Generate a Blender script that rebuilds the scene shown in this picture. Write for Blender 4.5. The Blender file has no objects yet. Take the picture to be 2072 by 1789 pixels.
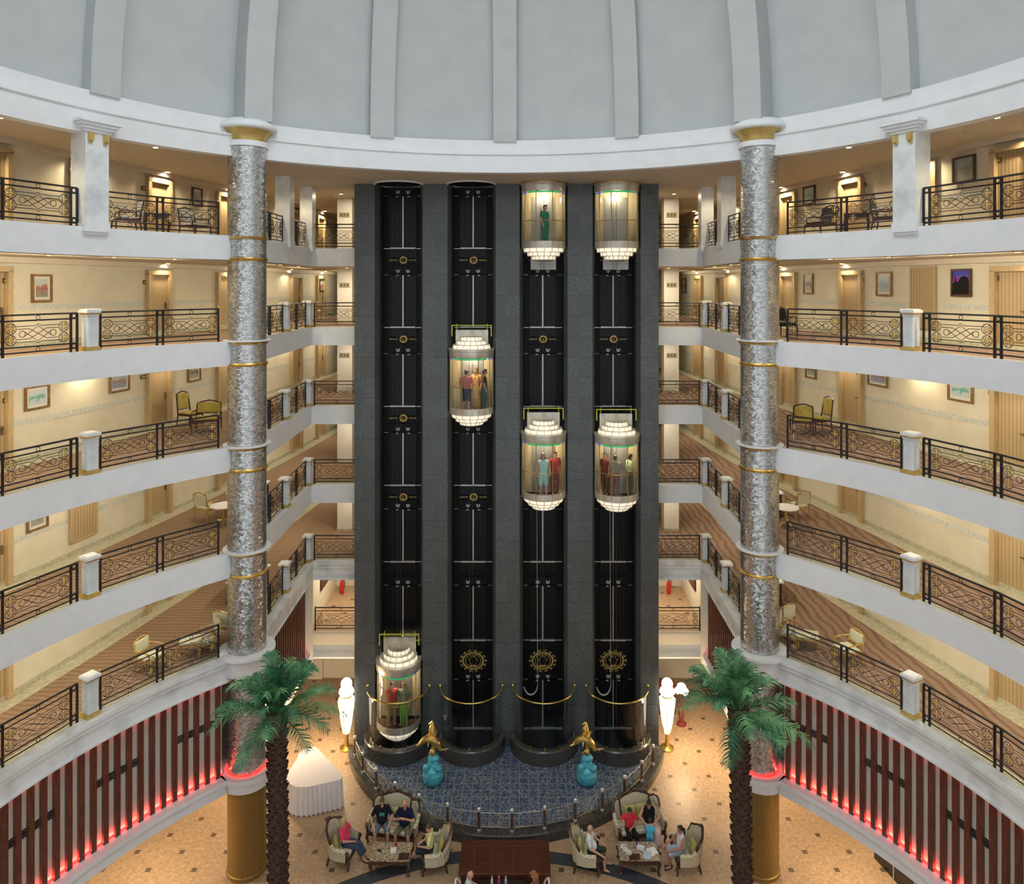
import bpy, bmesh, math, random
from math import sin, cos, pi, radians, sqrt, atan2
from mathutils import Vector, Matrix
random.seed(11)
COL = bpy.context.scene.collection

# ---- the photograph's camera: level, 1460 px focal length in a 2072x1789 frame
F, PX, PY, EX, EZ = 1460.0, 1048.0, 578.0, 0.45, 18.0
def at(x, y, Y):
    return (EX + (x - PX) * Y / F, Y, EZ - (y - PY) * Y / F)
def onz(x, y, z):
    Y = F * (EZ - z) / (y - PY)
    return (EX + (x - PX) * Y / F, Y, z)

# ---------------------------------------------------------------- mesh builder
class MB:
    def __init__(s): s.v, s.f, s.m, s.cur = [], [], [], 0
    def add(s, vs, fs, M=None):
        b = len(s.v)
        s.v += [tuple(M @ Vector(p)) if M else tuple(p) for p in vs]
        s.f += [tuple(b + i for i in f) for f in fs]
        s.m += [s.cur] * len(fs)
        return s
    def box(s, cx, cy, cz, sx, sy, sz, rz=0, M=None):
        x, y, z = sx / 2, sy / 2, sz / 2
        c, n = cos(rz), sin(rz)
        vs = [(cx + a * c - b * n, cy + a * n + b * c, cz + d) for d in (-z, z) for a, b in ((-x, -y), (x, -y), (x, y), (-x, y))]
        return s.add(vs, [(3, 2, 1, 0), (4, 5, 6, 7), (0, 1, 5, 4), (1, 2, 6, 5), (2, 3, 7, 6), (3, 0, 4, 7)], M)
    def tube(s, pts, r, n=6, closed=False, M=None, cap=True, flat=1.0):
        P = [Vector(p) for p in pts]
        k = len(P)
        R = r if isinstance(r, (list, tuple)) else [r] * k
        vs, up = [], None
        for i in range(k):
            a = P[i - 1] if (i or closed) else P[i]
            b = P[(i + 1) % k] if (i < k - 1 or closed) else P[i]
            t = (b - a)
            t = t.normalized() if t.length > 1e-9 else Vector((0, 0, 1))
            if up is None:
                up = Vector((0, 0, 1)) if abs(t.z) < .9 else Vector((1, 0, 0))
            u = t.cross(up)
            u = u.normalized() if u.length > 1e-6 else t.orthogonal().normalized()
            w = u.cross(t).normalized()
            up = w
            for j in range(n):
                q = 2 * pi * j / n
                vs.append(P[i] + u * (cos(q) * R[i]) + w * (sin(q) * R[i] * flat))
        fs = []
        for i in range(k if closed else k - 1):
            i2 = (i + 1) % k
            for j in range(n):
                j2 = (j + 1) % n
                fs.append((i * n + j, i2 * n + j, i2 * n + j2, i * n + j2))
        if cap and not closed:
            fs += [tuple(range(n)), tuple((k - 1) * n + j for j in reversed(range(n)))]
        return s.add(vs, fs, M)
    def bar(s, a, b, r, n=4): return s.tube([a, b], r, n)
    def lathe(s, prof, n=24, c=(0, 0, 0), a0=0.0, a1=2 * pi, cap=False, M=None):
        full = abs(a1 - a0 - 2 * pi) < 1e-6
        k, m = len(prof), (n if full else n + 1)
        vs = []
        for i in range(m):
            a = a0 + (a1 - a0) * i / n
            vs += [(c[0] + r * cos(a), c[1] + r * sin(a), c[2] + z) for r, z in prof]
        fs = []
        for i in range(n):
            i2 = (i + 1) % m
            for j in range(k - 1):
                fs.append((i * k + j, i2 * k + j, i2 * k + j + 1, i * k + j + 1))
        if cap and full:
            fs += [tuple(i * k for i in reversed(range(m))), tuple(i * k + k - 1 for i in range(m))]
        return s.add(vs, fs, M)
    def prism(s, poly, z0, z1, M=None):
        n = len(poly)
        ar = sum(poly[i][0] * poly[(i + 1) % n][1] - poly[(i + 1) % n][0] * poly[i][1] for i in range(n))
        if ar < 0: poly = poly[::-1]
        vs = [(p[0], p[1], z0) for p in poly] + [(p[0], p[1], z1) for p in poly]
        fs = [tuple(reversed(range(n))), tuple(range(n, 2 * n))]
        fs += [(i, (i + 1) % n, n + (i + 1) % n, n + i) for i in range(n)]
        return s.add(vs, fs, M)
    def strip(s, inner, outer, z0, z1):
        """a band between two paths of the same length, closed as a solid"""
        n = len(inner)
        vs = []
        for a, b in zip(inner, outer):
            vs += [(a[0], a[1], z0), (a[0], a[1], z1), (b[0], b[1], z1), (b[0], b[1], z0)]
        fs = []
        for i in range(n - 1):
            for j in range(4):
                j2 = (j + 1) % 4
                fs.append((i * 4 + j, i * 4 + j2, i * 4 + 4 + j2, i * 4 + 4 + j))
        fs += [(0, 3, 2, 1), tuple((n - 1) * 4 + j for j in range(4))]
        return s.add(vs, fs)
    def sheet(s, path, z0, z1):
        n = len(path)
        vs = [(p[0], p[1], z) for p in path for z in (z0, z1)]
        return s.add(vs, [(2 * i, 2 * i + 2, 2 * i + 3, 2 * i + 1) for i in range(n - 1)])
    def ell(s, c, r, M=None, nu=12, nv=8):
        vs = [(0, 0, -1)]
        for i in range(1, nv):
            t = -pi / 2 + pi * i / nv
            vs += [(cos(t) * cos(2 * pi * j / nu), cos(t) * sin(2 * pi * j / nu), sin(t)) for j in range(nu)]
        vs.append((0, 0, 1))
        vs = [(c[0] + p[0] * r[0], c[1] + p[1] * r[1], c[2] + p[2] * r[2]) for p in vs]
        fs = [(0, 1 + (j + 1) % nu, 1 + j) for j in range(nu)]
        for i in range(nv - 2):
            for j in range(nu):
                a, b = 1 + i * nu + j, 1 + i * nu + (j + 1) % nu
                fs.append((a, b, b + nu, a + nu))
        e = len(vs) - 1
        fs += [(e, e - nu + j, e - nu + (j + 1) % nu) for j in range(nu)]
        return s.add(vs, fs, M)
    def mesh(s, name, mats, sharp=35):
        me = bpy.data.meshes.new(name)
        me.from_pydata(s.v, [], s.f)
        for m in (mats if isinstance(mats, (list, tuple)) else [mats]): me.materials.append(m)
        if any(s.m): me.polygons.foreach_set('material_index', s.m)
        if sharp:
            me.polygons.foreach_set('use_smooth', [True] * len(s.f))
            me.set_sharp_from_angle(angle=radians(sharp))
        me.update()
        return me
    def build(s, name, mats, parent=None, sharp=35, loc=None):
        return link(name, s.mesh(name, mats, sharp), parent, loc)

def link(name, me, parent=None, loc=None, rz=0):
    o = bpy.data.objects.new(name, me); COL.objects.link(o)
    o.parent = parent
    if loc: o.location = loc
    if rz: o.rotation_euler.z = rz
    return o
def tag(o, label=None, cat=None, group=None, kind=None):
    for k, v in (('label', label), ('category', cat), ('group', group), ('kind', kind)):
        if v: o[k] = v
    if label and len(label.replace('-', ' - ').split()) > 40: print('LONG', label)
    return o
def root(name, loc, rz=0, label=None, cat=None, group=None, kind=None):
    return tag(link(name, None, None, loc, rz), label, cat, group, kind)
def struct(name, mb, m, sharp=35):
    return tag(mb.build(name, m, sharp=sharp), kind='structure')
def dup(o, parent=None, loc=None, rz=None, label=None, group=None):
    c = o.copy(); COL.objects.link(c); c.parent = parent
    if loc is not None: c.location = loc
    if rz is not None: c.rotation_euler.z = rz
    if label: c['label'] = label
    if group: c['group'] = group
    for k in list(o.children): dup(k, c)
    return c
def arc(cx, cy, r, a0, a1, n):
    return [(cx + r * cos(a0 + (a1 - a0) * i / n), cy + r * sin(a0 + (a1 - a0) * i / n)) for i in range(n + 1)]

# ---------------------------------------------------------------- materials
def new(name):
    m = bpy.data.materials.new(name); m.use_nodes = True
    nt = m.node_tree
    return m, nt, nt.nodes['Principled BSDF']
def N(nt, t, **kw):
    n = nt.nodes.new(t)
    for k, v in kw.items():
        if k in n.inputs: n.inputs[k].default_value = v
        else: setattr(n, k, v)
    return n
def math_(nt, op, a, b=None):
    n = nt.nodes.new('ShaderNodeMath'); n.operation = op
    for i, q in enumerate((a, b)):
        if q is None: continue
        if isinstance(q, (int, float)): n.inputs[i].default_value = q
        else: nt.links.new(q, n.inputs[i])
    return n.outputs[0]
def mixc(nt, fac, a, b):
    n = nt.nodes.new('ShaderNodeMix'); n.data_type = 'RGBA'
    for i, q in ((0, fac), (6, a), (7, b)):
        if isinstance(q, (int, float)): n.inputs[i].default_value = q
        elif isinstance(q, tuple): n.inputs[i].default_value = (*q, 1)
        else: nt.links.new(q, n.inputs[i])
    return n.outputs[2]
def plain(name, c, rough=.5, metal=0.0, emit=0.0, ec=None, spec=.5):
    m, nt, b = new(name)
    # a faint mottling keeps every surface procedural
    tc = N(nt, 'ShaderNodeTexCoord'); no = N(nt, 'ShaderNodeTexNoise', Scale=6.0, Detail=3.0)
    nt.links.new(tc.outputs['Object'], no.inputs['Vector'])
    nt.links.new(mixc(nt, no.outputs[0], tuple(x * .92 for x in c), tuple(min(1, x * 1.06) for x in c)), b.inputs['Base Color'])
    b.inputs['Roughness'].default_value = rough; b.inputs['Metallic'].default_value = metal
    b.inputs['Specular IOR Level'].default_value = spec
    if emit:
        b.inputs['Emission Color'].default_value = (*(ec or c), 1); b.inputs['Emission Strength'].default_value = emit
    return m
def noisy(name, c1, c2, scale, rough=.5, metal=0.0, lo=.35, hi=.65, bump=0.0, stretch=(1, 1, 1), detail=5.0, tex='noise', spec=.5):
    m, nt, b = new(name)
    tc = N(nt, 'ShaderNodeTexCoord'); mp = N(nt, 'ShaderNodeMapping'); mp.inputs['Scale'].default_value = stretch
    nt.links.new(tc.outputs['Object'], mp.inputs[0])
    if tex == 'noise': t = N(nt, 'ShaderNodeTexNoise', Scale=scale, Detail=detail); out = t.outputs[0]
    elif tex == 'wave': t = N(nt, 'ShaderNodeTexWave', Scale=scale, Distortion=detail); out = t.outputs[1]
    else: t = N(nt, 'ShaderNodeTexVoronoi', Scale=scale, Randomness=detail); out = t.outputs[0]
    nt.links.new(mp.outputs[0], t.inputs[0])
    r = N(nt, 'ShaderNodeMapRange'); r.inputs[1].default_value = lo; r.inputs[2].default_value = hi
    nt.links.new(out, r.inputs[0])
    nt.links.new(mixc(nt, r.outputs[0], c1, c2), b.inputs['Base Color'])
    b.inputs['Roughness'].default_value = rough; b.inputs['Metallic'].default_value = metal
    b.inputs['Specular IOR Level'].default_value = spec
    if bump:
        bp = N(nt, 'ShaderNodeBump', Strength=bump, Distance=.02)
        nt.links.new(out, bp.inputs['Height']); nt.links.new(bp.outputs[0], b.inputs['Normal'])
    return m
def glow(name, c, s):
    m, nt, b = new(name)
    b.inputs['Base Color'].default_value = (*c, 1); b.inputs['Emission Color'].default_value = (*c, 1)
    b.inputs['Emission Strength'].default_value = s
    return m
def glassy(name, tint, gl, rough=.03):
    m, nt, b = new(name); nt.nodes.remove(b)
    t = N(nt, 'ShaderNodeBsdfTransparent'); t.inputs[0].default_value = (*tint, 1)
    g = N(nt, 'ShaderNodeBsdfGlossy'); g.inputs['Roughness'].default_value = rough
    lw = N(nt, 'ShaderNodeLayerWeight', Blend=.25)
    f = math_(nt, 'MULTIPLY_ADD', lw.outputs[1], .5); f.node.inputs[2].default_value = gl
    x = N(nt, 'ShaderNodeMixShader'); nt.links.new(f, x.inputs[0])
    nt.links.new(t.outputs[0], x.inputs[1]); nt.links.new(g.outputs[0], x.inputs[2])
    nt.links.new(x.outputs[0], nt.nodes['Material Output'].inputs[0])
    return m

def mat_granite():
    m, nt, b = new('dark_granite')
    tc = N(nt, 'ShaderNodeTexCoord'); sp = N(nt, 'ShaderNodeSeparateXYZ'); nt.links.new(tc.outputs['Object'], sp.inputs[0])
    sc = N(nt, 'ShaderNodeTexNoise', Scale=42.0, Detail=6.0); nt.links.new(tc.outputs['Object'], sc.inputs[0])
    r = N(nt, 'ShaderNodeMapRange'); r.inputs[1].default_value = .4; r.inputs[2].default_value = .68; nt.links.new(sc.outputs[0], r.inputs[0])
    col = mixc(nt, r.outputs[0], (.055, .064, .066), (.185, .205, .205))
    row = math_(nt, 'FLOOR', math_(nt, 'DIVIDE', sp.outputs[2], .8))
    colx = math_(nt, 'FLOOR', math_(nt, 'DIVIDE', sp.outputs[0], 1.42))
    cb = N(nt, 'ShaderNodeCombineXYZ'); nt.links.new(row, cb.inputs[0]); nt.links.new(colx, cb.inputs[1])
    wn = N(nt, 'ShaderNodeTexWhiteNoise'); nt.links.new(cb.outputs[0], wn.inputs[0])
    col = mixc(nt, math_(nt, 'MULTIPLY', wn.outputs[0], .55), col, (.07, .075, .062))
    fz = math_(nt, 'FRACT', math_(nt, 'DIVIDE', sp.outputs[2], .8))
    col = mixc(nt, math_(nt, 'MULTIPLY', math_(nt, 'LESS_THAN', fz, .018), .7), col, (.02, .025, .03))
    nt.links.new(col, b.inputs['Base Color']); b.inputs['Roughness'].default_value = .32
    return m

def mat_mirror():
    """little silver scales round a column: every scale tilts its own way"""
    m, nt, b = new('mirror_scales')
    tc = N(nt, 'ShaderNodeTexCoord'); sp = N(nt, 'ShaderNodeSeparateXYZ'); nt.links.new(tc.outputs['Object'], sp.inputs[0])
    an = math_(nt, 'ARCTAN2', sp.outputs[1], sp.outputs[0])
    u = math_(nt, 'MULTIPLY', an, 52 / (2 * pi)); v = math_(nt, 'DIVIDE', sp.outputs[2], .052)
    row = math_(nt, 'FLOOR', v)
    u2 = math_(nt, 'ADD', u, math_(nt, 'MULTIPLY', math_(nt, 'MODULO', row, 2), .5))
    fu = math_(nt, 'SUBTRACT', math_(nt, 'FRACT', u2), .5); fv = math_(nt, 'SUBTRACT', math_(nt, 'FRACT', v), .5)
    d = math_(nt, 'ADD', math_(nt, 'ABSOLUTE', fu), math_(nt, 'ABSOLUTE', fv))
    cb = N(nt, 'ShaderNodeCombineXYZ'); nt.links.new(math_(nt, 'FLOOR', u2), cb.inputs[0]); nt.links.new(row, cb.inputs[1])
    wn = N(nt, 'ShaderNodeTexWhiteNoise'); nt.links.new(cb.outputs[0], wn.inputs[0])
    geo = N(nt, 'ShaderNodeNewGeometry')
    off = N(nt, 'ShaderNodeVectorMath', operation='SUBTRACT'); nt.links.new(wn.outputs[1], off.inputs[0]); off.inputs[1].default_value = (.5, .5, .5)
    scl = N(nt, 'ShaderNodeVectorMath', operation='SCALE'); nt.links.new(off.outputs[0], scl.inputs[0]); scl.inputs[3].default_value = .26
    ad = N(nt, 'ShaderNodeVectorMath', operation='ADD'); nt.links.new(geo.outputs['Normal'], ad.inputs[0]); nt.links.new(scl.outputs[0], ad.inputs[1])
    nm = N(nt, 'ShaderNodeVectorMath', operation='NORMALIZE'); nt.links.new(ad.outputs[0], nm.inputs[0])
    nt.links.new(nm.outputs[0], b.inputs['Normal'])
    base = mixc(nt, wn.outputs[0], (.46, .47, .45), (.92, .92, .90))
    nt.links.new(mixc(nt, math_(nt, 'MULTIPLY', math_(nt, 'GREATER_THAN', d, .62), .85), base, (.10, .10, .095)), b.inputs['Base Color'])
    b.inputs['Metallic'].default_value = .85; b.inputs['Roughness'].default_value = .28
    return m

def mat_floor():
    m, nt, b = new('lobby_marble')
    tc = N(nt, 'ShaderNodeTexCoord'); sp = N(nt, 'ShaderNodeSeparateXYZ'); nt.links.new(tc.outputs['Object'], sp.inputs[0])
    x, y = sp.outputs[0], sp.outputs[1]
    k = .7071
    u = math_(nt, 'MULTIPLY', math_(nt, 'ADD', x, y), k); v = math_(nt, 'MULTIPLY', math_(nt, 'SUBTRACT', x, y), k)
    du = math_(nt, 'SUBTRACT', math_(nt, 'FRACT', math_(nt, 'ADD', u, .52)), .5)
    dv = math_(nt, 'SUBTRACT', math_(nt, 'FRACT', math_(nt, 'ADD', v, .95)), .5)
    au, av = math_(nt, 'ABSOLUTE', du), math_(nt, 'ABSOLUTE', dv)
    dot = math_(nt, 'LESS_THAN', math_(nt, 'ADD', au, av), .115)
    line = math_(nt, 'LESS_THAN', math_(nt, 'MINIMUM', au, av), .008)
    n1 = N(nt, 'ShaderNodeTexNoise', Scale=9.0, Detail=8.0, Roughness=.7); nt.links.new(tc.outputs['Object'], n1.inputs[0])
    r = N(nt, 'ShaderNodeMapRange'); r.inputs[1].default_value = .35; r.inputs[2].default_value = .66; nt.links.new(n1.outputs[0], r.inputs[0])
    col = mixc(nt, r.outputs[0], (.33, .215, .125), (.56, .40, .255))
    cb = N(nt, 'ShaderNodeCombineXYZ'); nt.links.new(math_(nt, 'FLOOR', math_(nt, 'ADD', u, .02)), cb.inputs[0]); nt.links.new(math_(nt, 'FLOOR', math_(nt, 'ADD', v, .45)), cb.inputs[1])
    wn = N(nt, 'ShaderNodeTexWhiteNoise'); nt.links.new(cb.outputs[0], wn.inputs[0])
    col = mixc(nt, math_(nt, 'MULTIPLY', wn.outputs[0], .18), col, (.30, .20, .12))
    col = mixc(nt, math_(nt, 'MULTIPLY', line, .35), col, (.22, .14, .08))
    col = mixc(nt, math_(nt, 'MULTIPLY', dot, .9), col, (.085, .055, .035))
    yy = math_(nt, 'SUBTRACT', y, 13.2)
    rr = math_(nt, 'SQRT', math_(nt, 'ADD', math_(nt, 'MULTIPLY', x, x), math_(nt, 'MULTIPLY', yy, yy)))
    ring = math_(nt, 'LESS_THAN', math_(nt, 'ABSOLUTE', math_(nt, 'SUBTRACT', rr, 9.62)), .24)
    n2 = N(nt, 'ShaderNodeTexNoise', Scale=14.0, Detail=6.0); nt.links.new(tc.outputs['Object'], n2.inputs[0])
    col = mixc(nt, ring, col, mixc(nt, n2.outputs[0], (.018, .022, .03), (.075, .085, .1)))
    nt.links.new(col, b.inputs['Base Color']); b.inputs['Roughness'].default_value = .42
    return m

def mat_mosaic():
    m, nt, b = new('blue_mosaic')
    tc = N(nt, 'ShaderNodeTexCoord'); sp = N(nt, 'ShaderNodeSeparateXYZ'); nt.links.new(tc.outputs['Object'], sp.inputs[0])
    vo = N(nt, 'ShaderNodeTexVoronoi', Scale=22.0); nt.links.new(tc.outputs['Object'], vo.inputs[0])
    bw = N(nt, 'ShaderNodeSeparateColor'); nt.links.new(vo.outputs['Color'], bw.inputs[0])
    col = mixc(nt, bw.outputs[0], (.02, .035, .09), (.13, .19, .32))
    col = mixc(nt, math_(nt, 'GREATER_THAN', bw.outputs[1], .8), col, (.30, .33, .35))
    n1 = N(nt, 'ShaderNodeTexNoise', Scale=1.3); nt.links.new(tc.outputs['Object'], n1.inputs[0])
    col = mixc(nt, math_(nt, 'MULTIPLY', n1.outputs[0], .5), col, (.06, .075, .085))
    l = None
    for q in (sp.outputs[0], sp.outputs[1]):
        f = math_(nt, 'FRACT', math_(nt, 'DIVIDE', q, .335))
        g = math_(nt, 'LESS_THAN', math_(nt, 'ABSOLUTE', math_(nt, 'SUBTRACT', f, .5)), .045)
        l = g if l is None else math_(nt, 'MAXIMUM', l, g)
    nt.links.new(mixc(nt, math_(nt, 'MULTIPLY', l, .75), col, (.24, .27, .25)), b.inputs['Base Color'])
    b.inputs['Roughness'].default_value = .15
    return m

def mat_stripes(name, c1, c2, n, axis='ang', rough=.45, metal=0.0, duty=.5, bump=.4, noise=.3):
    """vertical grooves: n per metre along local x, or n round a column"""
    m, nt, b = new(name)
    tc = N(nt, 'ShaderNodeTexCoord'); sp = N(nt, 'ShaderNodeSeparateXYZ'); nt.links.new(tc.outputs['Object'], sp.inputs[0])
    u = math_(nt, 'MULTIPLY', math_(nt, 'ARCTAN2', sp.outputs[1], sp.outputs[0]), n / (2 * pi)) if axis == 'ang' else math_(nt, 'MULTIPLY', sp.outputs[0], n)
    tri = math_(nt, 'ABSOLUTE', math_(nt, 'SUBTRACT', math_(nt, 'FRACT', u), .5))
    g = math_(nt, 'LESS_THAN', tri, duty * .5)
    no = N(nt, 'ShaderNodeTexNoise', Scale=5.0, Detail=6.0); nt.links.new(tc.outputs['Object'], no.inputs[0])
    c = mixc(nt, g, c2, c1)
    c = mixc(nt, math_(nt, 'MULTIPLY', no.outputs[0], noise), c, tuple(q * .6 for q in c1))
    nt.links.new(c, b.inputs['Base Color']); b.inputs['Roughness'].default_value = rough; b.inputs['Metallic'].default_value = metal
    bp = N(nt, 'ShaderNodeBump', Strength=bump, Distance=.02); nt.links.new(tri, bp.inputs['Height']); nt.links.new(bp.outputs[0], b.inputs['Normal'])
    return m

def mat_dots(name, c1, c2, s, thr=.45):
    """cream upholstery with a lattice of small brown figures"""
    m, nt, b = new(name)
    tc = N(nt, 'ShaderNodeTexCoord'); sp = N(nt, 'ShaderNodeSeparateXYZ'); nt.links.new(tc.outputs['Object'], sp.inputs[0])
    a = math_(nt, 'MULTIPLY', math_(nt, 'ADD', sp.outputs[0], sp.outputs[1]), s)
    c = math_(nt, 'MULTIPLY', math_(nt, 'ADD', sp.outputs[2], math_(nt, 'MULTIPLY', sp.outputs[1], .35)), s)
    p = math_(nt, 'SINE', math_(nt, 'ADD', a, c)); q = math_(nt, 'SINE', math_(nt, 'SUBTRACT', a, c))
    f = math_(nt, 'GREATER_THAN', math_(nt, 'MULTIPLY', p, q), thr)
    nt.links.new(mixc(nt, f, c1, c2), b.inputs['Base Color']); b.inputs['Roughness'].default_value = .85
    return m

def mat_carpet(name, c1, c2, swirl):
    m, nt, b = new(name)
    tc = N(nt, 'ShaderNodeTexCoord')
    w = N(nt, 'ShaderNodeTexWave', Scale=1.0 if swirl else 1.5, Distortion=5.0 if swirl else 4.0, Detail=1.5)
    w.inputs['Detail Scale'].default_value = 1.1
    w.bands_direction = 'Y' if not swirl else 'X'
    nt.links.new(tc.outputs['Object'], w.inputs[0])
    no = N(nt, 'ShaderNodeTexNoise', Scale=30.0, Detail=3.0); nt.links.new(tc.outputs['Object'], no.inputs[0])
    r = N(nt, 'ShaderNodeMapRange'); r.inputs[1].default_value = .15; r.inputs[2].default_value = .55; nt.links.new(w.outputs[1], r.inputs[0])
    c = mixc(nt, r.outputs[0], c2, c1)
    nt.links.new(mixc(nt, math_(nt, 'MULTIPLY', no.outputs[0], .35), c, tuple(q * .75 for q in c1)), b.inputs['Base Color'])
    b.inputs['Roughness'].default_value = .95; b.inputs['Specular IOR Level'].default_value = .1
    return m

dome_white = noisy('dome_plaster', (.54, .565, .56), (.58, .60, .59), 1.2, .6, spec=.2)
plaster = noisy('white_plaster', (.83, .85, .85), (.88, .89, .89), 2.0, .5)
marble = noisy('white_marble', (.62, .65, .64), (.86, .88, .87), 1.6, .3, lo=.3, hi=.55, detail=8.0)
ceil_cream = plain('cream_ceiling', (.62, .53, .40), .6, spec=.2)
cream = noisy('cream_wallpaper', (.69, .62, .465), (.75, .68, .525), 1.5, .7, spec=.2)
cream_white = plain('pale_cream_paint', (.78, .74, .64), .6)
dado_mat = noisy('blue_grey_border', (.50, .52, .46), (.72, .68, .56), 16.0, .6)
stone = noisy('greenish_stone', (.40, .38, .26), (.58, .55, .41), 9.0, .3)
carpet_l = mat_carpet('brown_streaked_carpet', (.33, .225, .15), (.235, .15, .095), False)
carpet_r = mat_carpet('brown_swirl_carpet', (.32, .215, .16), (.20, .13, .09), True)
door_wood = mat_stripes('grooved_door_wood', (.50, .36, .19), (.30, .20, .09), 9, 'x', .5, duty=.8)
frame_wood = noisy('door_frame_wood', (.44, .31, .15), (.56, .41, .22), 5, .45, stretch=(6, 6, 1))
iron = plain('black_iron', (.012, .011, .012), .4)
gold = noisy('gilded_metal', (.62, .40, .10), (.85, .60, .22), 8.0, .3, .9)
gold_paint = noisy('gold_paint', (.55, .38, .10), (.72, .52, .18), 4.0, .4, .35)
brass = plain('polished_brass', (.85, .62, .18), .2, .95)
granite = mat_granite()
granite_low = noisy('black_granite', (.02, .022, .022), (.10, .095, .085), 30.0, .15)
black_gloss = mat_stripes('ribbed_black_panel', (.006, .007, .008), (.014, .015, .016), 7, 'x', .3, duty=.8)
black_gloss.node_tree.nodes['Principled BSDF'].inputs['Specular IOR Level'].default_value = .22
black_flat = plain('black_shaft_lining', (.006, .006, .007), .5, spec=.2)
steel = plain('brushed_steel', (.62, .60, .56), .35, .6)
white_part = plain('white_bracket', (.48, .48, .45), .4)
mirror = mat_mirror()
gold_ribs = mat_stripes('gold_ribbed_cladding', (.42, .27, .075), (.20, .125, .035), 64, 'ang', .4, .5)
slat_wood = noisy('red_brown_wood', (.075, .018, .010), (.19, .055, .03), 6.0, .35, stretch=(8, 8, .5))
slat_back = plain('warm_white_panel', (.66, .60, .50), .6)
led_red = glow('red_led_strip', (1.0, .012, .010), 9.0)
led_green = glow('green_led_strip', (.02, .42, .14), .8)
led_blue = glow('blue_led_strip', (.08, .14, .7), .9)
floor_mat = mat_floor()
mosaic = mat_mosaic()
glass = glassy('lift_glass', (.93, .91, .86), .03)
glass_low = glassy('screen_glass', (.90, .92, .93), .015)
lamp_disc = glow('lamp_glow', (1.0, .88, .66), 22.0)
tier_glow = glow('lit_lift_panel', (1.0, .88, .66), .75)
cab_metal = noisy('champagne_metal', (.55, .50, .40), (.80, .76, .66), 3.0, .35, .5, stretch=(1, 1, .2))
cab_wall = noisy('lift_back_wall', (.42, .34, .20), (.62, .53, .36), 2.0, .4, stretch=(3, 3, .4))
yellow = plain('yellow_paint', (.62, .60, .05), .5)
crystal = glow('lit_crystal', (1.0, .90, .74), 3.2)
upholstery = mat_dots('patterned_upholstery', (.70, .65, .46), (.25, .20, .10), 50)
olive = noisy('olive_satin', (.36, .33, .10), (.50, .46, .18), 6.0, .5)
carved = noisy('dark_carved_wood', (.03, .013, .008), (.10, .042, .025), 12.0, .3)
mahogany = noisy('dark_mahogany', (.055, .016, .009), (.10, .032, .016), 4.0, .3, stretch=(1, 6, 6))
table_stone = noisy('brown_marble_top', (.14, .10, .06), (.58, .48, .34), 14.0, .2)
white_cloth = plain('white_cloth', (.80, .76, .76), .8)
turquoise = noisy('turquoise_enamel', (.03, .30, .40), (.14, .58, .68), 9.0, .3, bump=.5, stretch=(.6, .6, 2.2))
palm_green = noisy('palm_green', (.015, .085, .045), (.07, .27, .12), 3.0, .5)
palm_pale = noisy('palm_green_pale', (.06, .20, .085), (.20, .46, .20), 3.0, .5)
bark = noisy('palm_bark', (.035, .018, .012), (.14, .075, .05), 18.0, .8, bump=.6)
chair_gold = noisy('gilt_chair_wood', (.40, .24, .06), (.66, .45, .16), 7.0, .35, .4)
chair_cream = plain('pale_green_seat', (.62, .60, .42), .8)
ochre = noisy('ochre_velvet', (.36, .27, .04), (.50, .39, .08), 4.0, .7)
dark_seat = mat_dots('dark_patterned_seat', (.05, .045, .04), (.16, .16, .14), 30)
# ================================================================ people
skin_f = plain('fair_skin', (.62, .33, .22), .55)
skin_t = plain('tanned_skin', (.45, .21, .12), .55)
eye_m = plain('eye_dark', (.02, .015, .012), .2)
lip_m = plain('lip_red', (.38, .08, .07), .5)
def cloth(n, c): return plain(n, c, .85, spec=.15)
hair_d = plain('dark_hair', (.018, .012, .01), .5); hair_b = plain('brown_hair', (.09, .045, .022), .5)
hair_bl = plain('blond_hair', (.50, .38, .17), .5); hair_g = plain('grey_hair', (.30, .27, .24), .6); hair_r = plain('ginger_hair', (.30, .12, .04), .5)
shoe_m = plain('dark_shoe', (.03, .025, .022), .5)

def cap(mb, p, q, r0, r1, n=10):
    """tapered capsule"""
    p, q = Vector(p), Vector(q)
    d = q - p
    if d.length < 1e-6: return mb.ell(p, (r0, r0, r0))
    d.normalize()
    R = d.to_track_quat('Z', 'Y').to_matrix().to_4x4()
    L = (Vector(q) - Vector(p)).length
    prof = [(1e-4, -r0), (r0 * .6, -r0 * .8), (r0 * .92, -r0 * .4), (r0, 0), (r1, L), (r1 * .92, L + r1 * .4), (r1 * .6, L + r1 * .8), (1e-4, L + r1)]
    return mb.lathe(prof, n, cap=True, M=Matrix.Translation(p) @ R)

def fuse(mb, vox, smooth=2):
    """one continuous skin over overlapping volumes"""
    me = mb.mesh('volume', [], sharp=0)
    t = bpy.data.objects.new('volume', me); COL.objects.link(t)
    r = t.modifiers.new('r', 'REMESH'); r.mode = 'VOXEL'; r.voxel_size = vox
    s = t.modifiers.new('s', 'SMOOTH'); s.iterations = smooth; s.factor = .5
    dg = bpy.context.evaluated_depsgraph_get(); dg.update()
    out = bpy.data.meshes.new_from_object(t.evaluated_get(dg))
    bpy.data.objects.remove(t); bpy.data.meshes.remove(me)
    out.polygons.foreach_set('use_smooth', [True] * len(out.polygons))
    return out
def fused(name, mb, vox, m, parent=None, smooth=2):
    me = fuse(mb, vox, smooth); me.materials.clear(); me.materials.append(m)
    return link(name, me, parent)

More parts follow.
